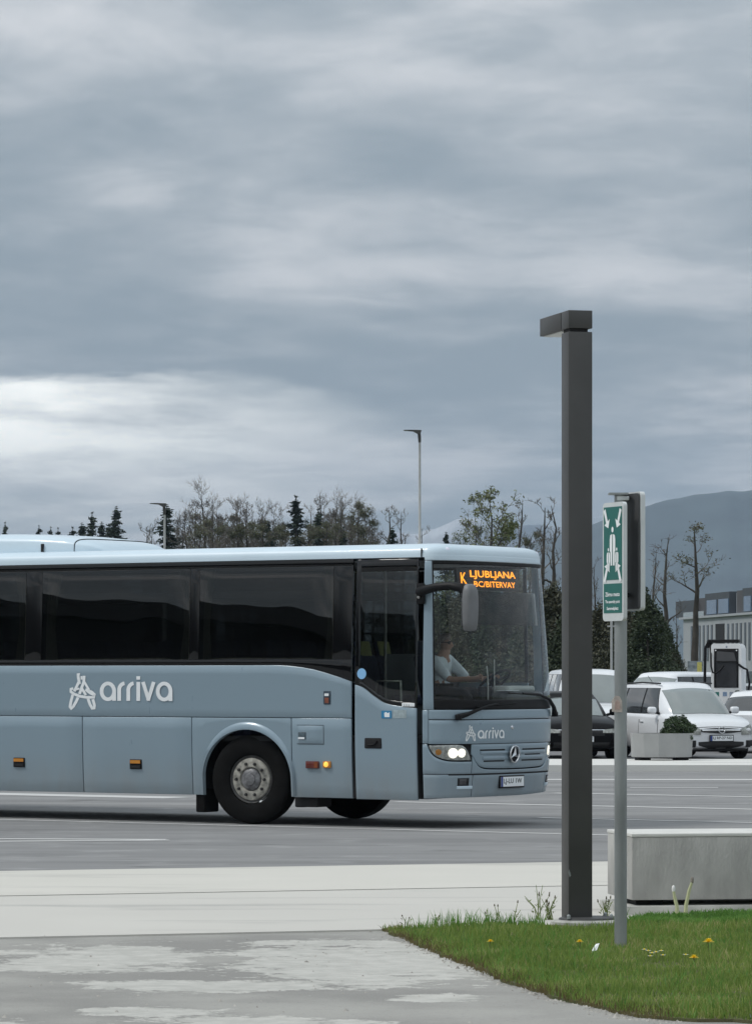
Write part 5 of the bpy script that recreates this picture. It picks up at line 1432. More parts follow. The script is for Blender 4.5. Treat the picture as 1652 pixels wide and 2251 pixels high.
hatch = dict(mpv); hatch.update(glass='pale', wheel=.31, nose=2.1, roof=1.40, belt=.90, rake=1.1,
    body=[(-2.10, .84, .74, .36), (-2.0, .92, .82, .26), (-1.5, .95, .87, .20), (-.5, .93, .885, .19), (.5, .915, .885, .19), (1.1, .89, .875, .19), (1.6, .84, .85, .20), (1.95, .74, .79, .22), (2.07, .66, .72, .25), (2.1, .56, .66, .29)],
    house=(1.15, .15, -1.98, -1.35), hw_belt=.80, hw_roof=.60, axles=(-1.3, 1.3), side_windows=((-1.55, -.30, .25, -.02), (-.22, .66, -.02, -.62)), doors=(-.26, .78), handles=(-.08, -1.05), mirror=.62)
def black_car():
    p = at(1252, 1600, 84.0)
    t, body, fpatch, xf, I = car('parked_hatchback', 'black car parked nose-out between the bus and the white family car', (p.x - .05, 84.6, 0), R(-90 + 6), hatch, M_blk)
    fpatch('grille', -.50, .50, .50, .62, M_grl, .012, t); fpatch('lower_grille', -.60, .60, .24, .36, M_grl, .012, t)
    fpatch('chrome_strip', -.50, .50, .622, .634, M_chrome, .02, t)
    for s_ in (1, -1):
        a, b = sorted((.46 * s_, .80 * s_)); fpatch('headlight', a, b, .56, lambda y: .63 + .10 * max(0, abs(y) - .46), M_clrlamp, .016, t)
    M = Matrix(((0, 0, 1, xf(0, .45) + .03), (1, 0, 0, 0), (0, 1, 0, .43), (0, 0, 0, 1))); number_plate(M, 'KR 54-LF', t)
black_car()
van = dict(mpv); van.update(glass='pale', van=True, wheel=.34, nose=2.45, roof=1.90, belt=1.12, pw=6.0, rake=1.2,
    body=[(-2.45, 1.1, .86, .36), (-2.38, 1.14, .92, .28), (-1.5, 1.15, .95, .26), (.5, 1.14, .95, .26), (1.3, 1.13, .95, .26), (1.8, 1.06, .93, .26), (2.2, .96, .88, .28), (2.38, .86, .82, .30), (2.45, .72, .76, .34)],
    house=(1.75, .95, -2.40, -2.25), hw_belt=.90, hw_roof=.72, axles=(-1.5, 1.5), side_windows=((-2.1, -.75, .05, 0), (-.6, .2, 0, 0), (.3, 1.2, 0, -.42)), doors=(.25, 1.28), handles=(.42, -.6), mirror=1.15)
def white_van():
    p = at(1297, 1600, 92.0)
    t, body, fpatch, xf, I = car('parked_van', 'tall white van parked behind the black car', (p.x, 93.5, 0), R(-90 + 4), van, M_wht)
    fpatch('grille', -.5, .5, .62, .72, M_grl, .012, t); fpatch('lower_grille', -.6, .6, .32, .46, M_grl, .012, t)
    for s_ in (1, -1):
        a, b = sorted((.52 * s_, .84 * s_)); fpatch('headlight', a, b, .62, lambda y: .78 + .2 * max(0, abs(y) - .52), M_clrlamp, .016, t)
white_van()
suv = dict(mpv); suv.update(roof=1.72)
def white_suv():
    p = at(1487, 1600, 97.0)
    t, body, fpatch, xf, I = car('parked_suv', 'white car with a rounded roof behind the family car, by the charger', (p.x - .25, 97.5, .12), R(-90 - 38), suv, M_wht)
    fpatch('grille', -.46, .46, .57, .66, M_grl, .012, t)
    for s_ in (1, -1):
        a, b = sorted((.5 * s_, .8 * s_)); fpatch('headlight', a, b, .56, .68, M_clrlamp, .016, t)
white_suv()
def edge_car():
    p = at(1690, 1600, 88.5)
    t, body, fpatch, xf, I = car('parked_estate', 'white car with a red tail lamp standing beyond the charger', (p.x + .35, 90.6, 0), R(62), hatch, M_wht)
    for s_ in (1, -1):
        MB().box((-2.07, min(.52 * s_, .78 * s_), .66), (-1.93, max(.52 * s_, .78 * s_), .86), bev=.02).build('tail_lamp', mat('tail_red', (.35, .02, .03), .2, var=.1, coat=.5), t, 40)
    MB().box((-2.13, -.7, .25), (-2.0, .7, .42), bev=.03).build('rear_bumper', M_grl, t, 40)
edge_car()
far = dict(hatch)
p = at(1668, 1480, 190.0)
car('far_car', 'silver car parked far off on the grass verge by the long building', (p.x, 190, -.05), R(10), far, mat('silver_paint', (.45, .47, .48), .3, .3, var=.05, coat=.4))

# ------------------------------------------------------------------ planter tub with a clipped bush
def planter():
    p = gnd(1453, 1668, .12); p.y = 76.3; p.x = (1453 - 826) / FOC * 76.3
    t = thing('planter', 'faceted pale concrete planter tub on the traffic island', 'planter', (p.x, p.y, .12), R(8))
    m = mat('planter_concrete', (.33, .335, .33), .9, var=.06, vscale=3, bump=.2, bscale=40)
    n = 12
    def ring(r, z): return [(r * math.cos(2 * PI * (i + .5) / n), r * .8 * math.sin(2 * PI * (i + .5) / n), z) for i in range(n)]
    rows = [ring(.52, .06), ring(.60, .062), ring(.625, .53), ring(.545, .53), ring(.54, .44)]
    vs = [q for r_ in rows for q in r_]; fs = [(i * n + k, i * n + (k + 1) % n, i * n + n + (k + 1) % n, i * n + n + k) for i in range(len(rows) - 1) for k in range(n)]
    fs.append(tuple(reversed(range(n))))
    MB().add(vs, fs).build('tub', m, t, 20)
    MB().lathe([(0, .46), (.535, .45)], 12, Matrix.Scale(.8, 4, (0, 1, 0))).build('soil', mat('soil', (.05, .04, .03), .95, var=.3), t)
    for x in (-.38, .38): MB().box((x - .12, -.2, -.002), (x + .12, .2, .062)).build('foot', M_gap, t)
    b = thing('box_bush', 'small dark evergreen bush growing in the concrete planter tub', 'bush', (p.x + .31, p.y, .56), 0)
    leafball(b, .31, .36, 6500, .022, mat('box_leaf', (.020, .040, .014), .5, color2=(.050, .085, .028), vscale=14), 5)
def leafball(parent, rx, rz, n, size, m, seed, name='foliage', zc=.14):
    rng = np.random.default_rng(seed)
    th = rng.uniform(0, 2 * np.pi, n); cz = rng.uniform(-.55, 1, n); rr = rng.uniform(.55, 1.0, n) ** .5
    lump = 1 + .13 * np.sin(th * 3 + 1) + .10 * np.sin(th * 5 + cz * 5) + .10 * np.sin(cz * 8 + th)
    s_ = np.sqrt(np.maximum(0, 1 - cz ** 2)) * rr * lump
    C = np.stack([np.cos(th) * s_ * rx, np.sin(th) * s_ * rx, zc + cz * rr * rz * lump * .75], 1)
    leaf_mesh(name, C, size, rng, m, parent)
    MB().tube([(0, 0, -.12), (0, 0, zc)], .02, 6).build('stem', mat('bark', (.07, .06, .05), .9, var=.3), parent)
def leaf_mesh(name, C, size, rng, m, parent, flat=0.0):
    n = len(C); a = rng.normal(size=(n, 3)); a[:, 2] *= (1 - flat); a /= np.linalg.norm(a, axis=1)[:, None] + 1e-9
    b = np.cross(a, rng.normal(size=(n, 3))); b /= np.linalg.norm(b, axis=1)[:, None] + 1e-9
    sz = (size * rng.uniform(.6, 1.4, n))[:, None] if np.isscalar(size) else (size * rng.uniform(.6, 1.4, n))[:, None]
    V = np.stack([C - a * sz, C + b * sz * .45, C + a * sz, C - b * sz * .45], 1).reshape(-1, 3)
    me = bpy.data.meshes.new(name); me.vertices.add(n * 4); me.vertices.foreach_set('co', V.ravel())
    me.loops.add(n * 4); me.loops.foreach_set('vertex_index', np.arange(n * 4)); me.polygons.add(n); me.polygons.foreach_set('loop_start', np.arange(n) * 4)
    me.update(calc_edges=True); me.materials.append(m)
    o = bpy.data.objects.new(name, me); COL.objects.link(o)
    if parent is not None: o.parent = parent
    return o
planter()

# ------------------------------------------------------------------ charging station
def charger():
    D = 91.5; p = at(1600, 1600, D)
    t = thing('charging_station', 'white electric car charging station with a dark screen panel and black cables', 'charger', (p.x, D, 0), R(-16))
    W, Dp, Hh = .36, .30, 2.54
    mw = mat('charger_white', (.74, .75, .75), .35, var=.03, coat=.2)
    out = [(-W, 0), (W, 0), (W, Hh - .12), (W - .03, Hh - .04), (W - .10, Hh), (-W + .10, Hh), (-W + .03, Hh - .01), (-W, Hh - .05)]
    MB().prism(out, lambda a, c, q: (a, q, c), -Dp, Dp).build('cabinet', mw, t, 40)
    sc = MB().box((-W + .07, -Dp - .012, 1.50), (W - .065, -Dp + .01, Hh - .12), bev=.004).build('front_panel', M_black, t, 40)
    MB().box((-W + .12, -Dp - .02, 1.52), (W - .11, -Dp - .011, 2.12)).build('screen', mat('screen_glass', (.035, .036, .04), .15, var=.1, coat=.4), sc)
    MB().prism([(-W + .13, 2.13), (W - .12, 2.13), (W - .17, 2.33), (-W + .14, 2.36)], lambda a, c, q: (a, q, c), -Dp - .02, -Dp - .011).build('display', mat('screen_grey', (.075, .076, .08), .25, var=.1), sc)
    MB().tube([(-W + .08, -Dp - .03, 2.12), (0, -Dp - .035, 2.115), (W - .07, -Dp - .03, 2.12)], .014, 6).build('trim', M_gap, sc)
    for x in (-W + .11, W - .11): MB().lathe([(.018, 0), (.016, .01), (0, .012)], 10, Matrix.Translation((x, -Dp - .012, Hh - .16)) @ Matrix.Rotation(R(90), 4, 'X')).build('bolt', M_white, sc)
    MB().box((-W - .01, -.16, 1.52), (-W + .02, .06, 1.95), bev=.006).build('holster', M_gap, t, 40)
    # cable arms on the roof and the hanging cables
    MB().box((-W - .12, -.15, Hh + .02), (W - .10, .15, Hh + .10), bev=.012).build('roof_arm', M_black, t, 40)
    MB().box((-W - .16, -.05, Hh - .10), (-W - .02, .05, Hh + .06), bev=.012).build('cable_bracket', M_black, t, 40)
    MB().tube([(-W - .13, 0, Hh + .02), (-W - .20, 0, Hh - .1), (-W - .21, 0, Hh - .8), (-W - .20, -.02, 1.45), (-W - .16, -.05, 1.1)], .035, 8).build('cable', M_black, t, 60)
    MB().tube([(-W - .06, -.1, Hh - .08), (-W + .0, -.34, Hh - .25), (-W + .02, -.40, 2.0), (-W + .06, -.42, 1.86), (-.20, -.43, 1.88), (-W + .14, -.40, 1.95), (-W + .22, -.36, 2.05)][:4] + [(-W + .13, -.42, 1.84), (-W + .22, -.40, 1.90), (-W + .30, -.36, 2.02)], .022, 8).build('cable', M_black, t, 60)
    MB().tube([(W - .06, -.36, 2.05), (W + .06, -.30, 1.96), (W + .10, -.1, 1.93), (W + .14, .0, 1.6), (W + .08, -.1, 1.1), (W + .02, -.2, .8)], .026, 8).build('cable', M_black, t, 60)
    c = MB().box((W - .14, -Dp - .10, 1.22), (W - .02, -Dp - .01, 1.44), bev=.03).build('connector', mat('connector_dark', (.012, .03, .022), .5, var=.2), t, 50)
    MB().tube([(W - .06, -Dp - .06, 1.24), (W - .05, -Dp - .09, 1.0), (W - .12, -Dp - .1, .7)], .022, 8).build('lead', M_black, c, 60)
    for x, w, m in ((-W + .09, .10, mat('charger_teal', (.03, .16, .14), .4, var=.1)), (-W + .28, .10, mat('charger_blue', (.20, .28, .40), .4, var=.2, vscale=40)), (-W + .44, .09, mat('charger_grey', (.30, .34, .40), .4, var=.2, vscale=40))):
        MB().box((x, -Dp - .003, 1.30), (x + w, -Dp + .001, 1.40)).build('icon', m, t)
    MB().box((-.01, -Dp - .003, Hh - .10), (.025, -Dp + .001, Hh - .05)).build('icon', MATS['charger_grey'], t)
    MB().box((-W - .04, -Dp - .04, -.05), (W + .04, Dp + .04, .06), bev=.01).build('plinth', M_conc, t, 40)
charger()
p = at(1527, 1467, 100)
t = thing('notice_board', 'small notice board with a yellow sheet standing behind the charger', 'board', (p.x, 100, 0), R(-10))
MB().box((-.20, -.02, 1.80), (.20, .02, 2.16), bev=.004).build('board', mat('board_grey', (.32, .36, .38), .7, color2=(.12, .15, .16), vscale=9), t)
MB().box((.05, -.026, 1.83), (.17, -.019, 2.13)).build('yellow_sheet', mat('yellow_sheet', (.50, .46, .13), .7, var=.15, vscale=30), t)
for x in (-.16, .16): MB().tube([(x, 0, 0), (x, 0, 1.82)], .02, 6).build('leg', M_galv, t)
# ------------------------------------------------------------------ long building on the right, running away from the road
def building():
    Hh = 10.0
    A = at(1480, 1318, (Hh - CAM_H) * FOC / 167.0); B = at(1652, 1300, (Hh - CAM_H) * FOC / 185.0)
    A.z = B.z = 0; e = (B - A).normalized(); L = 78.0
    ang = math.atan2(e.y, e.x)
    t = thing('office_building', 'long grey two-storey building with narrow vertical slit windows and glazed top floor', 'building', A, ang)
    # local: x along the facade towards the road, y into the building (left of travel), z up
    def a_of(crop_x):
        px = (1660 + crop_x / 7.037) * .8792; k = (px - 826) / FOC
        return (k * A.y - A.x) / (e.x - k * e.y)
    mw = mat('facade_render', (.36, .385, .41), .85, var=.06, vscale=.3); md = mat('facade_dark', (.050, .058, .070), .6, var=.12, vscale=.5)
    mb = mat('facade_brown', (.07, .065, .07), .6, var=.1, vscale=.5); mg = mat('blue_glazing', (.045, .095, .165), .12, var=.25, vscale=.4, coat=.4); ms = mat('slit_glass', (.035, .04, .045), .2, var=.2)
    x0 = a_of(330)
    MB().box((x0, 0, 0), (L, 18, 7.75)).build('wall', mw, t)
    wall2 = MB().box((a_of(100), 3, 0), (x0, 17, 6.9)).build('side_wing', mat('facade_beige', (.33, .32, .29), .85, var=.1, vscale=.4), t)
    slits = [480, 550, 620, 690, 762, 832, 1122, 1200, 1272, 1345, 1420, 1495, 1575, 1660, 1750, 1850, 1960, 2080, 2200, 2330, 2470]
    for c in slits:
        a = a_of(c); MB().box((a - .42, -.06, 3.3), (a + .42, .05, 7.0)).build('window', ms, t)
    a0, a1 = a_of(905), a_of(1055); MB().box((a0, -.07, 4.3), (a1, .05, 7.05)).build('entrance_recess', M_gap, t)
    MB().box((a_of(1380), -.09, 0), (L, .05, 2.2)).build('ground_opening', ms, t)
    MB().box((x0 - 1, -.3, 7.75), (L, 18, 7.98)).build('ledge', mw, t)
    u = MB().box((0, .2, 7.99), (a_of(520), 17.5, 9.75)).build('upper_volume', md, t)
    MB().box((a_of(520), .5, 7.99), (a_of(690), 17, 9.9)).build('upper_volume', mb, t)
    u2 = MB().box((a_of(695), .1, 7.99), (a_of(1120), 17, 10.25)).build('upper_volume', md, t)
    for p0, p1 in ((735, 905), (940, 1115)): MB().box((a_of(p0), .02, 8.1), (a_of(p1), .12, 9.55)).build('glazing', mg, u2)
    MB().box((a_of(1125), .8, 7.99), (a_of(1230), 17, 10.1)).build('upper_volume', mw, t)
    MB().box((a_of(1235), .2, 7.99), (a_of(1345), 17, 10.25)).build('upper_volume', mb, t)
    u3 = MB().box((a_of(1352), .1, 7.99), (L, 17, 10.4)).build('upper_volume', md, t)
    k = a_of(1385)
    while k < L - 4: MB().box((k, .02, 8.1), (k + 3.4, .12, 9.6)).build('glazing', mg, u3); k += 4.0
    MB().box((a_of(430), 2, 9.75), (a_of(505), 4, 10.35)).build('roof_unit', mw, t)
    MB().box((x0, -.02, 7.98), (a_of(690), .03, 8.5)).build('balustrade', mat('pale_glass', (.30, .34, .34), .2, var=.1), t)
building()
# hall across the forecourt, seen only as the dark shape mirrored in the coach windows
t = thing('terminal_hall', 'long dark terminal hall across the forecourt, mirrored in the coach windows', 'building', (-104, -2, 0), R(-66))
MB().box((-70, 0, 0), (70, 20, 9.6)).build('wall', mat('hall_wall', (.05, .052, .056), .6, var=.2, vscale=.2), t)
MB().box((-71, -1.2, 9.6), (71, 21, 10.3)).build('roof', mat('hall_roof', (.07, .072, .075), .6, var=.1), t)
for k in range(20): MB().box((-67 + k * 6.8, -.08, .4), (-61.4 + k * 6.8, .02, 5.2)).build('window', mat('hall_glass', (.03, .034, .04), .15, var=.2), t)

# ------------------------------------------------------------------ street lamps beyond the road
M_polel = mat('pale_pole', (.42, .43, .43), .5, .2, var=.1)
def street_lamp(px, top_y, d, label, joint):
    P = at(px, top_y, d); H = P.z
    t = thing('street_lamp', label, 'street lamp', (P.x, d, 0), 0, 'street lamps beyond the road')
    b = MB().lathe([(.10, 0), (.10, .1), (.085, .12), (.078, joint), (.045, joint + .05), (.038, H - .35), (0, H - .35)], 14).build('pole', M_polel, t, 40)
    hd = MB().tube([(0, 0, H - .42), (-.01, 0, H - .22), (-.02, 0, H - .12)], [.045, .055, .05], 8)
    hd.prism([(.06, -.01), (.02, -.17), (-.06, -.14), (-.22, -.05), (-.52, -.025), (-.54, -.005), (-.30, .0)], lambda a, c, q: (a, q, H + c), -.11, .11)
    hd.build('lamp_head', M_anth, t, 40)
    MB().box((-.50, -.09, H - .036), (-.22, .09, H - .028)).build('light_panel', M_white, t)
street_lamp(922, 945, 129, 'tall pale street lamp with a dark wing-shaped head rising behind the coach roof', 6.2)
street_lamp(362, 1106, 139, 'shorter street lamp with a dark angled head in front of a spruce', 5.0)

# ------------------------------------------------------------------ trees
M_bark = mat('tree_bark', (.055, .048, .042), .95, var=.3, vscale=2)
M_twig = mat('tree_twig', (.12, .105, .09), .95, var=.3, vscale=1)
M_bud = mat('spring_leaf', (.11, .135, .035), .6, color2=(.16, .18, .06), vscale=.8)
M_olive = mat('olive_leaf', (.085, .10, .04), .7, color2=(.13, .12, .07), vscale=.8)
M_spruce = mat('spruce_needle', (.010, .022, .013), .7, color2=(.024, .042, .022), vscale=1.2)
M_thuja = mat('thuja_leaf', (.022, .036, .016), .7, color2=(.050, .070, .032), vscale=.9)
def tree_proto(seed, H, start, spread, nlimb, leafy, up=.55, twig=.016, leaf_m=None, leaf_size=.10, dens=1.0, twisted=.25):
    """returns meshes trunk, crown, leaves for a tree of height H"""
    rg = random.Random(seed); tr = MB(); cr = MB(); leaves = []
    def branch(p, d, ln, r, lev):
        n = 5 if lev == 0 else (4 if lev == 1 else 3); pts = [p.copy()]; rad = [r]; q = p.copy(); dd = d.copy(); nodes = []
        for i in range(n):
            dd = (dd + Vector((rg.gauss(0, twisted), rg.gauss(0, twisted), rg.gauss(.05, twisted * .6) + .10 * (lev > 0)))).normalized()
            q = q + dd * ln / n; pts.append(q.copy()); rad.append(max(twig * .5, r * (1 - .8 * (i + 1) / n))); nodes.append((q.copy(), dd.copy(), rad[-1]))
        (tr if lev == 0 else cr).tube(pts, rad, 5 if lev == 0 else 3, False)
        if lev >= 2 and leafy:
            for c, _, _ in nodes:
                for _k in range(leafy): leaves.append(c + Vector((rg.gauss(0, .10), rg.gauss(0, .10), rg.gauss(0, .10))))
        if lev >= 3: return
        kids = int((4, 6, 4)[lev] * dens + rg.random())
        for k in range(kids):
            f = rg.uniform(.25, 1.0); i = min(n - 1, int(f * n)); c, cd, cr_ = nodes[i]
            a = rg.uniform(0, 6.283); o = cd.orthogonal().normalized(); o.rotate(Matrix.Rotation(a, 3, cd))
            nd = (cd * rg.uniform(.4, .9) + o * rg.uniform(.5, 1.0) + Vector((0, 0, .15))).normalized()
            branch(c, nd, ln * rg.uniform(.38, .62), max(twig, cr_ * .62), lev + 1)
    # trunk
    pts = [Vector((0, 0, -.3))]; n = 9; rad = [H * .016]
    x = y = 0.0
    for i in range(1, n + 1):
        x += rg.gauss(0, H * .006); y += rg.gauss(0, H * .006); pts.append(Vector((x, y, H * .97 * i / n))); rad.append(max(twig, H * .016 * (1 - i / n) ** .8 + .01))
    tr.tube(pts, rad, 7, False)
    for k in range(nlimb):
        f = start + (1 - start) * (k + rg.random()) / nlimb * .97; i = f * n; i0 = min(n - 1, int(i)); c = pts[i0].lerp(pts[i0 + 1], i - i0)
        a = k * 2.4 + rg.uniform(-.5, .5); w = spread * (1 - .65 * (f - start) / (1 - start)) * rg.uniform(.6, 1.1)
        d = Vector((math.cos(a), math.sin(a), up + rg.uniform(-.2, .4))).normalized()
        branch(c, d, w, max(twig * 1.4, H * .010 * (1.15 - f)), 1 if k % 3 else 0)
    out = []
    for nm, b, m in (('trunk', tr, M_bark), ('crown', cr, M_twig)):
        o = b.build(nm, m, None, 60); out.append((nm, o.data)); bpy.data.objects.remove(o)
    if leaves:
        rng = np.random.default_rng(seed); o = leaf_mesh('leaves', np.array([v[:] for v in leaves]), leaf_size, rng, leaf_m or M_bud, None); out.append(('leaves', o.data)); bpy.data.objects.remove(o)
    return out
def spruce_proto(seed, H, Rb, m=None):
    rg = random.Random(seed); rng = np.random.default_rng(seed); tr = MB().tube([(0, 0, -.3), (0, 0, H * .5), (0, 0, H)], [H * .014, H * .008, .02], 7)
    C = []; S = []; b = MB()
    z = H * .12
    while z < H * .985:
        r = Rb * (1 - z / H) ** .9 + .10; nb = 5
        for k in range(nb):
            a = rg.uniform(0, 6.283); l = r * rg.uniform(.45, 1.25); dr = rg.uniform(.18, .42)
            n = max(3, int(l / .16))
            for i in range(n):
                f = (i + .5) / n; zz = z - dr * l * f + .22 * l * f * f
                for _ in range(3):
                    C.append((math.cos(a) * l * f + rg.gauss(0, .07), math.sin(a) * l * f + rg.gauss(0, .07), zz + rg.gauss(0, .06))); S.append(.20 * (1.1 - .4 * f))
        z += H * .0125 * rg.uniform(.5, 1.5)
    C += [(rg.gauss(0, .05), rg.gauss(0, .05), H * rg.uniform(.95, 1.01)) for _ in range(40)]; S += [.12] * 40
    o = tr.build('trunk', M_bark, None); out = [('trunk', o.data)]; bpy.data.objects.remove(o)
    o = leaf_mesh('crown', np.array(C), np.array(S), rng, m or M_spruce, None, .3); out.append(('crown', o.data)); bpy.data.objects.remove(o)
    return out
def bushy_proto(seed, H, Rr, n, size, m, cone=.6):
    """dense evergreen: leaf clumps through the whole volume, ragged outline"""
    rg = random.Random(seed); rng = np.random.default_rng(seed); tr = MB().tube([(0, 0, -.2), (0, 0, H * .7)], [H * .03, .03], 7)
    lumps = [(rg.uniform(0, 6.283), rg.uniform(.02, .95), rg.uniform(.7, 1.25)) for _ in range(60)]
    C = []
    for k in range(n):
        a, f, s_ = lumps[rg.randrange(60)]; f2 = min(.995, max(.01, f + rg.gauss(0, .045))); r = Rr * (1 - f2 ** (1.0 / cone)) ** .75 * s_ * rg.random() ** .35
        aa = a + rg.gauss(0, .38); C.append((math.cos(aa) * r, math.sin(aa) * r, H * f2 + rg.gauss(0, .03 * H)))
    o = tr.build('trunk', M_bark, None); out = [('trunk', o.data)]; bpy.data.objects.remove(o)
    o = leaf_mesh('crown', np.array(C), size, rng, m, None); out.append(('crown', o.data)); bpy.data.objects.remove(o)
    return out
PROTO = {
    'bareA': (tree_proto(1, 18, .50, 3.4, 15, 0, .75, .016, dens=1.3), 18), 'bareB': (tree_proto(2, 18, .45, 2.6, 14, 0, .95, .016, dens=1.3), 18), 'bareC': (tree_proto(5, 18, .55, 2.2, 10, 0, 1.2, .020, dens=.8), 18),
    'leafA': (tree_proto(7, 16, .45, 3.6, 14, 1, .6, .020, M_bud, .11), 16), 'leafB': (tree_proto(9, 16, .40, 3.0, 16, 1, .8, .018, M_olive, .060, dens=1.15), 16),
    'slimA': (tree_proto(12, 10, .50, 1.3, 9, 0, 1.3, .013, dens=.7), 10), 'slimB': (tree_proto(14, 10, .62, 1.5, 7, 1, .8, .013, M_olive, .05, dens=.7), 10), 'slimC': (tree_proto(17, 10, .30, 1.4, 14, 0, 1.0, .013, dens=.8), 10),
    'spruceA': (spruce_proto(3, 18, 3.6), 18), 'spruceB': (spruce_proto(4, 18, 4.2), 18),
    'thujaA': (bushy_proto(6, 4.5, 1.15, 18000, .055, M_thuja, .55), 4.5), 'thujaB': (bushy_proto(8, 4.5, 1.5, 20000, .060, mat('hedge_leaf', (.028, .036, .018), .7, color2=(.070, .068, .038), vscale=.9), .40), 4.5),
}
def tree(kind, px, top_y, d, name, label, group, wid=1.0, rot=None):
    parts, H0 = PROTO[kind]; P = at(px, top_y, d); s_ = P.z / H0; rg = random.Random(int(px * 7 + d))
    t = thing(name, label, 'tree' if 'hedge' not in name else 'shrub', (P.x, d, -.05), rot if rot is not None else rg.uniform(0, 6.28), group)
    for nm, me in parts:
        o = bpy.data.objects.new(nm, me); COL.objects.link(o); o.parent = t; o.scale = (s_ * wid, s_ * wid, s_)
GB, GC, GL, GR, GH = 'bare trees of the far wood', 'spruces of the far wood', 'trees coming into leaf in the far wood', 'bare trees beside the car park', 'evergreens behind the car park'
LB = 'leafless tree in the far wood behind the coach'
for px, y, k, d, w, l in ((446, 1072, 'bareA', 350, 1.1, 'tallest leafless tree with a broad dark crown in the far wood'), (480, 1108, 'bareB', 360, 1.0, LB), (505, 1098, 'bareB', 370, 1.0, LB), (528, 1106, 'bareA', 365, .9, LB), (556, 1097, 'bareC', 350, 1.2, LB), (588, 1112, 'bareC', 345, 1.1, LB), (420, 1120, 'bareB', 372, 1.0, LB),
        (690, 1084, 'bareC', 380, 1.2, LB), (738, 1094, 'bareA', 372, .8, LB), (762, 1104, 'bareB', 370, 1.0, LB), (846, 1106, 'bareC', 330, 1.3, 'leafless tree with a forked leaning crown beside a small spruce'), (880, 1112, 'bareC', 335, 1.0, LB), (940, 1150, 'bareC', 340, .9, 'low leafless tree next to the tall street lamp'), (330, 1140, 'bareB', 372, .8, LB), (315, 1145, 'bareC', 360, .9, LB), (610, 1128, 'bareB', 380, 1.0, LB), (718, 1120, 'bareB', 385, 1.0, LB), (405, 1135, 'bareA', 380, .9, LB), (436, 1110, 'bareB', 385, 1.1, LB), (465, 1105, 'bareA', 388, 1.0, LB), (520, 1112, 'bareA', 395, 1.1, LB), (540, 1118, 'bareB', 390, 1.1, LB), (572, 1116, 'bareA', 395, 1.0, LB), (600, 1120, 'bareA', 392, 1.0, LB), (668, 1110, 'bareB', 395, 1.0, LB), (702, 1104, 'bareA', 390, 1.0, LB), (725, 1104, 'bareB', 395, 1.1, LB), (750, 1112, 'bareA', 392, 1.0, LB), (776, 1106, 'bareA', 390, 1.1, LB), (806, 1118, 'bareB', 385, 1.0, LB), (820, 1135, 'bareA', 380, .8, LB)):
    tree(k, px, y, d, 'bare_tree', l, GB, w)
LS = 'dark spruce standing in the far wood'
for px, y, k, d, w, l in ((203, 1128, 'spruceA', 420, .8, 'small dark spruce standing left of a taller spruce, above the roof pod'), (255, 1116, 'spruceB', 400, .9, LS), (366, 1112, 'spruceB', 360, 1.0, 'dark spruce directly behind the shorter street lamp'), (650, 1092, 'spruceA', 352, 1.05, 'tallest dark spruce in the far wood'), (700, 1120, 'spruceA', 358, .9, LS), (590, 1148, 'spruceB', 350, .8, LS), (862, 1160, 'spruceB', 325, .7, 'small spruce at the foot of the forked leafless tree'), (980, 1170, 'spruceB', 330, .6, 'tiny spruce above the coach front roof'),
        (86, 1156, 'spruceA', 600, .6, LS), (112, 1160, 'spruceA', 600, .6, LS), (128, 1162, 'spruceA', 610, .6, LS), (12, 1150, 'spruceA', 560, .6, LS), (225, 1150, 'spruceB', 430, .9, LS), (180, 1152, 'spruceB', 430, .9, LS), (240, 1155, 'spruceB', 420, .9, LS), (160, 1160, 'spruceA', 425, .8, LS), (755, 1160, 'spruceA', 350, .7, LS)):
    tree(k, px, y, d, 'spruce_tree', l, GC, w * 1.55)
LL = 'olive tree coming into leaf in the far wood'
for px, y, k, d, w, l in ((790, 1100, 'leafB', 345, 1.0, LL), (1074, 1080, 'leafA', 300, 1.1, 'leafing tree with pale green spring leaves rising behind the coach front'), (470, 1140, 'leafB', 340, 1.1, LL), (540, 1145, 'leafB', 340, 1.1, LL), (575, 1150, 'leafB', 335, 1.2, LL), (625, 1152, 'leafB', 335, 1.0, LL), (715, 1145, 'leafB', 335, 1.1, LL), (1015, 1172, 'leafA', 310, .7, 'low bright green shrub-like tree above the coach front roof'), (1045, 1140, 'leafB', 305, .8, LL), (1110, 1140, 'leafA', 305, .8, LL), (430, 1150, 'leafB', 345, .9, LL), (735, 1150, 'leafB', 350, 1.0, LL), (1165, 1165, 'leafB', 240, .8, LL), (450, 1125, 'leafB', 390, 1.0, LL), (500, 1130, 'leafB', 392, 1.0, LL), (520, 1150, 'leafB', 340, .9, LL), (600, 1140, 'leafB', 390, 1.0, LL), (680, 1150, 'leafB', 340, 1.0, LL), (770, 1130, 'leafB', 385, 1.0, LL), (800, 1140, 'leafB', 345, .9, LL)):
    tree(k, px, y, d, 'leafing_tree', l, GL, w)
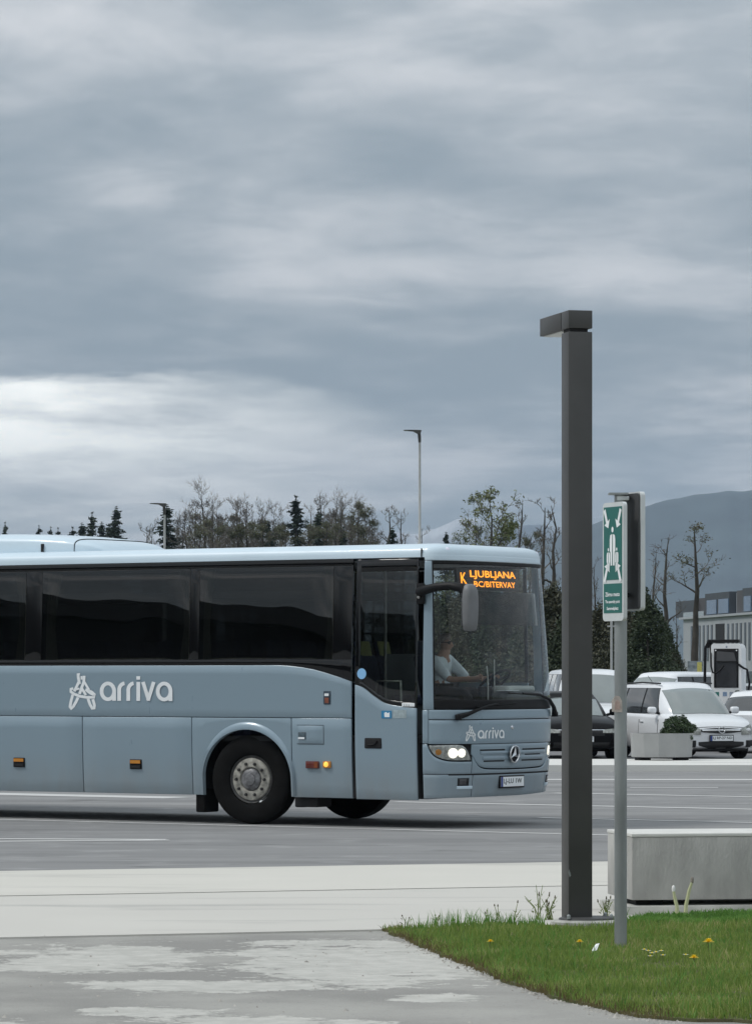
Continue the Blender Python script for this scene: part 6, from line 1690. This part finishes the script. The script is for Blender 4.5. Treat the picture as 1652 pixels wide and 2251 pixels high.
for px, y, k, d, w, l in ((1138, 1090, 'slimA', 215, 1.1, 'slim bare tree with upright twin tops behind the coach front'), (1183, 1100, 'slimC', 205, 1.3, 'bare tree with many side twigs next to the lamp post'), (1212, 1096, 'slimC', 200, 1.1, 'dark bare tree directly beside the lamp post, trunk in view'), (1468, 1166, 'slimA', 190, 1.3, 'forked bare tree above the dark evergreens right of the sign'), (1434, 1200, 'slimA', 195, 1.0, 'thin bare tree just right of the sign panels'), (1524, 1145, 'slimB', 170, 1.5, 'lone bare tree with a bent trunk in front of the grey building'), (1312, 1226, 'slimC', 180, .8, 'bare tree in the gap between lamp post and sign')):
    tree(k, px, y, d, 'bare_tree', l, GR, w)
LT = 'dark evergreen shrub in the dense row behind the car park'
for px, y, k, d, w in ((1422, 1312, 'thujaA', 118, 1.05), (1380, 1345, 'thujaB', 124, 1.0), (1455, 1360, 'thujaA', 122, .9), (1335, 1325, 'thujaB', 126, 1.0), (1300, 1350, 'thujaB', 128, 1.0), (1255, 1330, 'thujaA', 128, 1.2), (1218, 1290, 'thujaB', 130, 1.0), (1180, 1310, 'thujaA', 132, 1.2), (1140, 1290, 'thujaB', 134, 1.0), (1095, 1310, 'thujaA', 134, 1.2), (1055, 1300, 'thujaB', 136, 1.0), (1010, 1310, 'thujaB', 138, 1.0), (960, 1320, 'thujaA', 138, 1.3), (1478, 1420, 'thujaB', 126, .7)):
    l = LT if y not in (1312,) else 'tallest dark cone-shaped evergreen right of the sign pole'
    tree(k, px, y, d, 'evergreen_hedge_shrub', l, GH, w)
tree('slimC', 1490, 1340, 150, 'bare_tree', 'brownish bare thicket tree beside the evergreens and the grey building', GR, 1.0)
t = thing('gantry_pole', 'pale thin pole with a short crossbar standing before the evergreens', 'pole', (at(1343, 1480, 108).x, 108, 0))
MB().tube([(0, 0, 0), (0, 0, CAM_H + 128 / FOC * 108)], .035, 8).build('pole', M_polel, t, 50)
MB().tube([(-.12, 0, CAM_H + 108 / FOC * 108), (.14, 0, CAM_H + 108 / FOC * 108)], .02, 6).build('crossbar', M_polel, t, 50)
